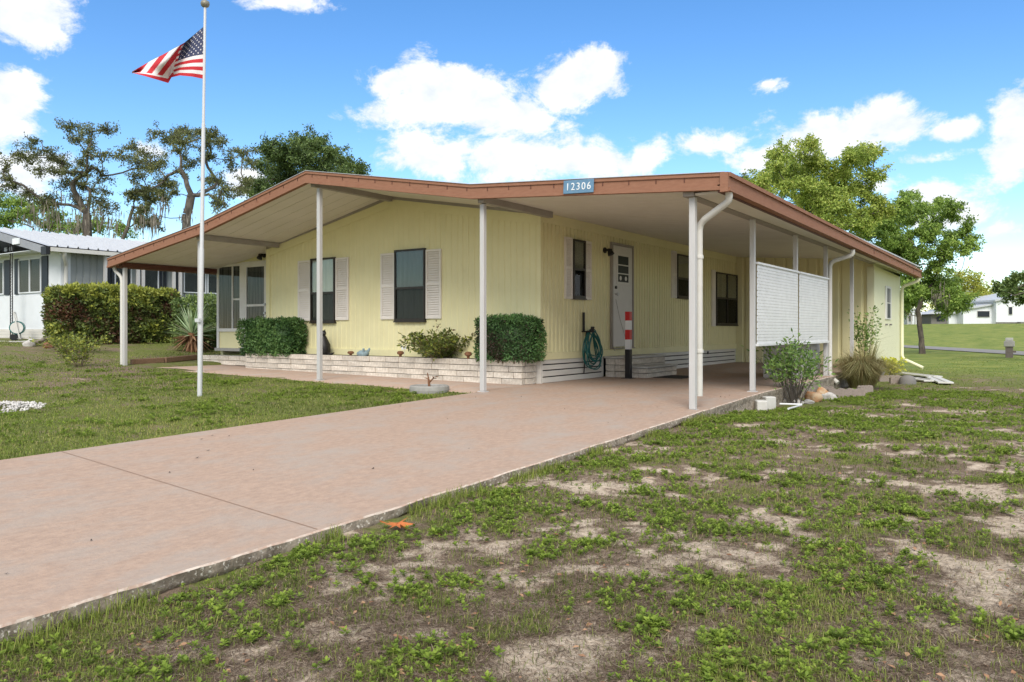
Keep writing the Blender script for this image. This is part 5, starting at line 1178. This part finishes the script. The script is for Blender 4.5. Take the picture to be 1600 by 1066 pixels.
fh3 = thing('far_white_porch', 'white house with slim porch posts behind the shade tree trunk', 'house', at(1425, 507, 105)); FO = fh3.location.copy()
fpoly('wall', [(1395, 508), (1440, 508), (1440, 488), (1395, 488)], 108, 8, 'neighbor_white', fh3); fpoly('roof', [(1392, 488.2), (1442, 488.2), (1436, 482), (1398, 482)], 104.5, 12, 'metal_roof', fh3)
for a in (1418, 1424, 1430, 1437): fpoly('porch_post', [(a, 508), (a + 1.5, 508), (a + 1.5, 488.4), (a, 488.4)], 105, .2, 'post_white', fh3)
for a in (1420, 1433): fpoly('window', [(a, 502), (a + 6, 502), (a + 6, 493), (a, 493)], 107.9, .05, 'far_grey', fh3)

# ------------------------------------------------------------------ grass, weeds, thatch
def px_to_ground(px, py):
    X = (px - HX) / F; rx = CS * X - SN; ry_ = SN * X + CS; rz = -(py - HY) / F; d = np.full(len(px), 8.0)
    for _ in range(25): d = .5 * d + .5 * np.clip((ground_z(rx * d, ry_ * d, False) - EYE) / rz, .5, 200)
    return rx * d, ry_ * d, d
def on_lawn(x, y):
    slab = (x > DX0 - .015) & (x < DX1 + .03) & (y < 21)
    house_ = (x > -16.6) & (x < DX1 + .03) & (y > 8.97)
    patio = (x > -15.8) & (x < -6.8) & (y > 8.95)
    ra, rb, rc = at(1415, 542, 54), at(1600, 553, 38.7), at(1900, 570, 26.5); road_ = np.zeros(len(x), bool)
    for p_, q_ in ((ra, rb), (rb, rc)):
        ux, uy = q_.x - p_.x, q_.y - p_.y; L2 = ux * ux + uy * uy; t_ = np.clip(((x - p_.x) * ux + (y - p_.y) * uy) / L2, -.3, 1); road_ |= (x - p_.x - ux * t_) ** 2 + (y - p_.y - uy * t_) ** 2 < 3.0 ** 2
    return ~(slab | house_ | patio | road_)
def scatter(n, y0, y1, power=1.0, x0=-260, x1=1860):
    px = rng.uniform(x0, x1, n); py = y0 + (y1 - y0) * rng.random(n) ** power; x, y, d = px_to_ground(px, py); k = on_lawn(x, y) & (d < 60); return x[k], y[k], d[k]
NEAR_BED = [(float(b0.x), float(b0.y), .75), (float(g0.x), float(g0.y), .55)]
def off_beds(x, y):
    k = np.ones(len(x), bool)
    for a, b, r in NEAR_BED: k &= (x - a) ** 2 + (y - b) ** 2 > r * r
    return k
def lawn():
    OL = gp(620, 838, -.335)
    # grass blades
    x, y, d = scatter(520000, 545, 1130, 1.25); c = cover(x, y); right = x > -5
    pr_ = np.where(right, sstep(.30, .95, c) * .58 + .03, sstep(.25, .8, c))
    k = (rng.random(len(x)) < pr_) & off_beds(x, y) & ((x - OL[0]) ** 2 + (y - OL[1]) ** 2 > .04) & ((x - OL[0] - .06) ** 2 + (y - OL[1] + .1) ** 2 > .03); x, y, d, c, right = x[k], y[k], d[k], c[k], right[k]; n = len(x)
    P = np.stack([x, y, ground_z(x, y) - .005], 1); a = rng.random(n) * 6.283; D = np.stack([np.cos(a), np.sin(a), np.zeros(n)], 1)
    H = rng.uniform(.022, .06, n) * np.where(right, 1.0, .95) * np.interp(d, [3, 12, 22, 40], [1, 1.05, .9, .5]); W = np.interp(d, [3, 8, 20, 40], [.0028, .0055, .014, .03]) * rng.uniform(.8, 1.3, n)
    patch = fbm(x * 1.1, y * 1.1, 55, 3)
    v = np.clip(.42 + (patch - .5) * 1.1 + rng.normal(size=n) * .2, 0, .93); v = np.where(rng.random(n) < .08, 1.0, v)
    V, Fc, vv = blade_arrays(P, D, H, rng.uniform(.2, .95, n), W, v); o = np_obj('lawn_grass', V, Fc, 'grass', None, {'v': vv}); tag(o, 'short patchy green lawn grass on both sides of the drive', 'grass', kind='stuff')
    # spreading broad-leaved weeds in clumps on the right
    xs = rng.uniform(-3.4, 7.5, 15000); ys = rng.uniform(.2, 17, 15000); px, py, d = proj(xs, ys, -.4); c = cover(xs, ys); n3 = fbm(xs * 2.1 + 9, ys * 2.1, 91, 2)
    k = (d > 1.6) & (px > -260) & (px < 1900) & on_lawn(xs, ys) & off_beds(xs, ys) & (rng.random(15000) < sstep(.26, .60, c) * .52 * sstep(.26, .50, n3) + .04) & ((xs - OL[0]) ** 2 + (ys - OL[1]) ** 2 > .05)
    xs, ys, d = xs[k], ys[k], d[k]; PX = []; PY = []; SC = []
    xl = rng.uniform(-19, -6.95, 6000); yl = rng.uniform(2.2, 9, 6000); cl_ = cover(xl, yl); nl_ = fbm(xl * 1.7, yl * 1.7, 91, 2); kl = (rng.random(6000) < .22 * sstep(.5, .9, cl_) * sstep(.4, .6, nl_)) & on_lawn(xl, yl)
    xs = np.concatenate([xs, xl[kl]]); ys = np.concatenate([ys, yl[kl]]); d = np.concatenate([d, np.full(kl.sum(), 9.0)])
    for a, b, dd in zip(xs, ys, d):
        nr = int(rng.integers(4, 22)); r = rng.uniform(.04, .12); el = rng.uniform(.5, 1.4); th = rng.random() * 3.14
        u = rng.normal(size=(nr, 2)) * r; u[:, 0] *= el; q = np.stack([u[:, 0] * math.cos(th) - u[:, 1] * math.sin(th), u[:, 0] * math.sin(th) + u[:, 1] * math.cos(th)], 1)
        PX.append(a + q[:, 0]); PY.append(b + q[:, 1]); SC.append(np.full(nr, rng.uniform(.75, 1.25)))
    X = np.concatenate(PX); Y = np.concatenate(PY); S = np.concatenate(SC); k = on_lawn(X, Y); X, Y, S = X[k], Y[k], S[k]; nl = 11; n = len(X) * nl
    hz = rng.uniform(.006, .030, len(X)); c0 = np.clip(rng.normal(.5, .2, len(X)), 0, 1)
    P0 = np.repeat(np.stack([X, Y, ground_z(X, Y) + hz * S], 1), nl, 0); a = np.tile(np.arange(nl) * 2.4, len(X)) + np.repeat(rng.random(len(X)) * 6.28, nl) + rng.normal(size=n) * .3; lev = np.tile(np.linspace(0, 1, nl), len(X))
    e = .0 + lev * .8 + rng.normal(size=n) * .2; D = np.stack([np.cos(a) * np.cos(e), np.sin(a) * np.cos(e), np.sin(e)], 1); s = np.repeat(S, nl)
    P0[:, 2] += -.012 + lev * .014
    V, Fc, vv = leaf_arrays(P0, D, np.tile([0, 0, 1.0], (n, 1)) + rng.normal(size=(n, 3)) * .15, .024 * s * rng.uniform(.7, 1.3, n) * (1.1 - .35 * lev), .012 * s * rng.uniform(.8, 1.2, n), np.clip(np.repeat(c0, nl) + lev * .25 - .1 + rng.normal(size=n) * .12, 0, 1), fold=.18, wide=.58)
    o = np_obj('lawn_weeds', V, Fc, 'weed', None, {'v': vv}); tag(o, 'bright green broad-leaved weeds in clumps on the sandy right lawn', 'weeds', kind='stuff')
    # dry strands lying on the sand
    x, y, d = scatter(300000, 600, 1130, .85); c = cover(x, y); k = ((rng.random(len(x)) < np.where(x > -5, sstep(-.1, .4, c) * .75 + .25, .35))) & off_beds(x, y) & (d < 16); x, y, d = x[k], y[k], d[k]; n = len(x)
    P = np.stack([x, y, ground_z(x, y) + rng.uniform(.001, .012, n)], 1); a = rng.random(n) * 6.283; D = np.stack([np.cos(a), np.sin(a), rng.normal(size=n) * .14], 1)
    V, Fc, vv = leaf_arrays(P, D, np.tile([0, 0, 1.0], (n, 1)), rng.uniform(.02, .07, n), np.interp(d, [3, 10], [.0022, .005]), np.clip(rng.normal(.45, .28, n), 0, 1), fold=0)
    o = np_obj('dry_thatch', V, Fc, 'thatch', None, {'v': vv}); tag(o, 'dry brown grass strands lying over the bare sandy lawn', 'dry grass', kind='stuff')
    # fallen leaves
    x, y, d = scatter(800, 640, 1100, .8); k = (x > -5) & (d < 12); x, y, d = x[k], y[k], d[k]; n = len(x); a = rng.random(n) * 6.283
    V, Fc, vv = leaf_arrays(np.stack([x, y, ground_z(x, y) + .012], 1), np.stack([np.cos(a), np.sin(a), rng.normal(size=n) * .2], 1), np.tile([0, 0, 1.0], (n, 1)) + rng.normal(size=(n, 3)) * .3, rng.uniform(.02, .05, n), rng.uniform(.01, .022, n), np.clip(rng.normal(.5, .3, n), 0, 1), fold=.2)
    o = np_obj('fallen_leaves', V, Fc, 'agave_dead', None, {'v': vv}); tag(o, 'scattered small brown fallen leaves on the right lawn', 'leaves', kind='stuff')
    # tufts along the broken edge of the drive and by the slabs
    yy = rng.uniform(.3, 9, 5200); k = (fbm(yy * 1.9, yy * 0 + 3, 66, 3) > .55) & (np.abs(yy - OL[1]) > .3); yy = yy[k]; n = len(yy); x = DX1 + .03 + np.abs(rng.normal(size=n)) * .07; P = np.stack([x, yy, ground_z(x, yy)], 1); a = rng.random(n) * 6.283
    V, Fc, vv = blade_arrays(P, np.stack([np.cos(a), np.sin(a), np.zeros(n)], 1), rng.uniform(.04, .13, n), rng.uniform(.2, .8, n), .004, np.clip(rng.normal(.5, .2, n), 0, .9)); o = np_obj('edge_grass', V, Fc, 'grass', None, {'v': vv}); tag(o, 'longer grass tufts growing along the broken drive edge', 'grass', kind='stuff')
lawn()

def debris():
    m_ = MB(); r = random.Random(3)
    for i in range(34):
        y = r.uniform(1.2, 12); x = DX0 + .2 + r.random() * (DX1 - DX0 - .4); z = float(drive_z(x, y)) + .004; s_ = r.uniform(.006, .022); a = r.random() * 6.28
        p = [(x + math.cos(a + k * 1.57) * s_ * (1.0 if k % 2 else .45), y + math.sin(a + k * 1.57) * s_ * (1.0 if k % 2 else .45), z + (.006 if k % 2 else 0)) for k in range(4)]
        m_.add(p, [(0, 1, 2, 3)])
    tag(m_.build('drive_litter', 'mat_dark'), 'tiny dark bits of dry leaf scattered over the pink drive', 'litter', kind='stuff')
debris()
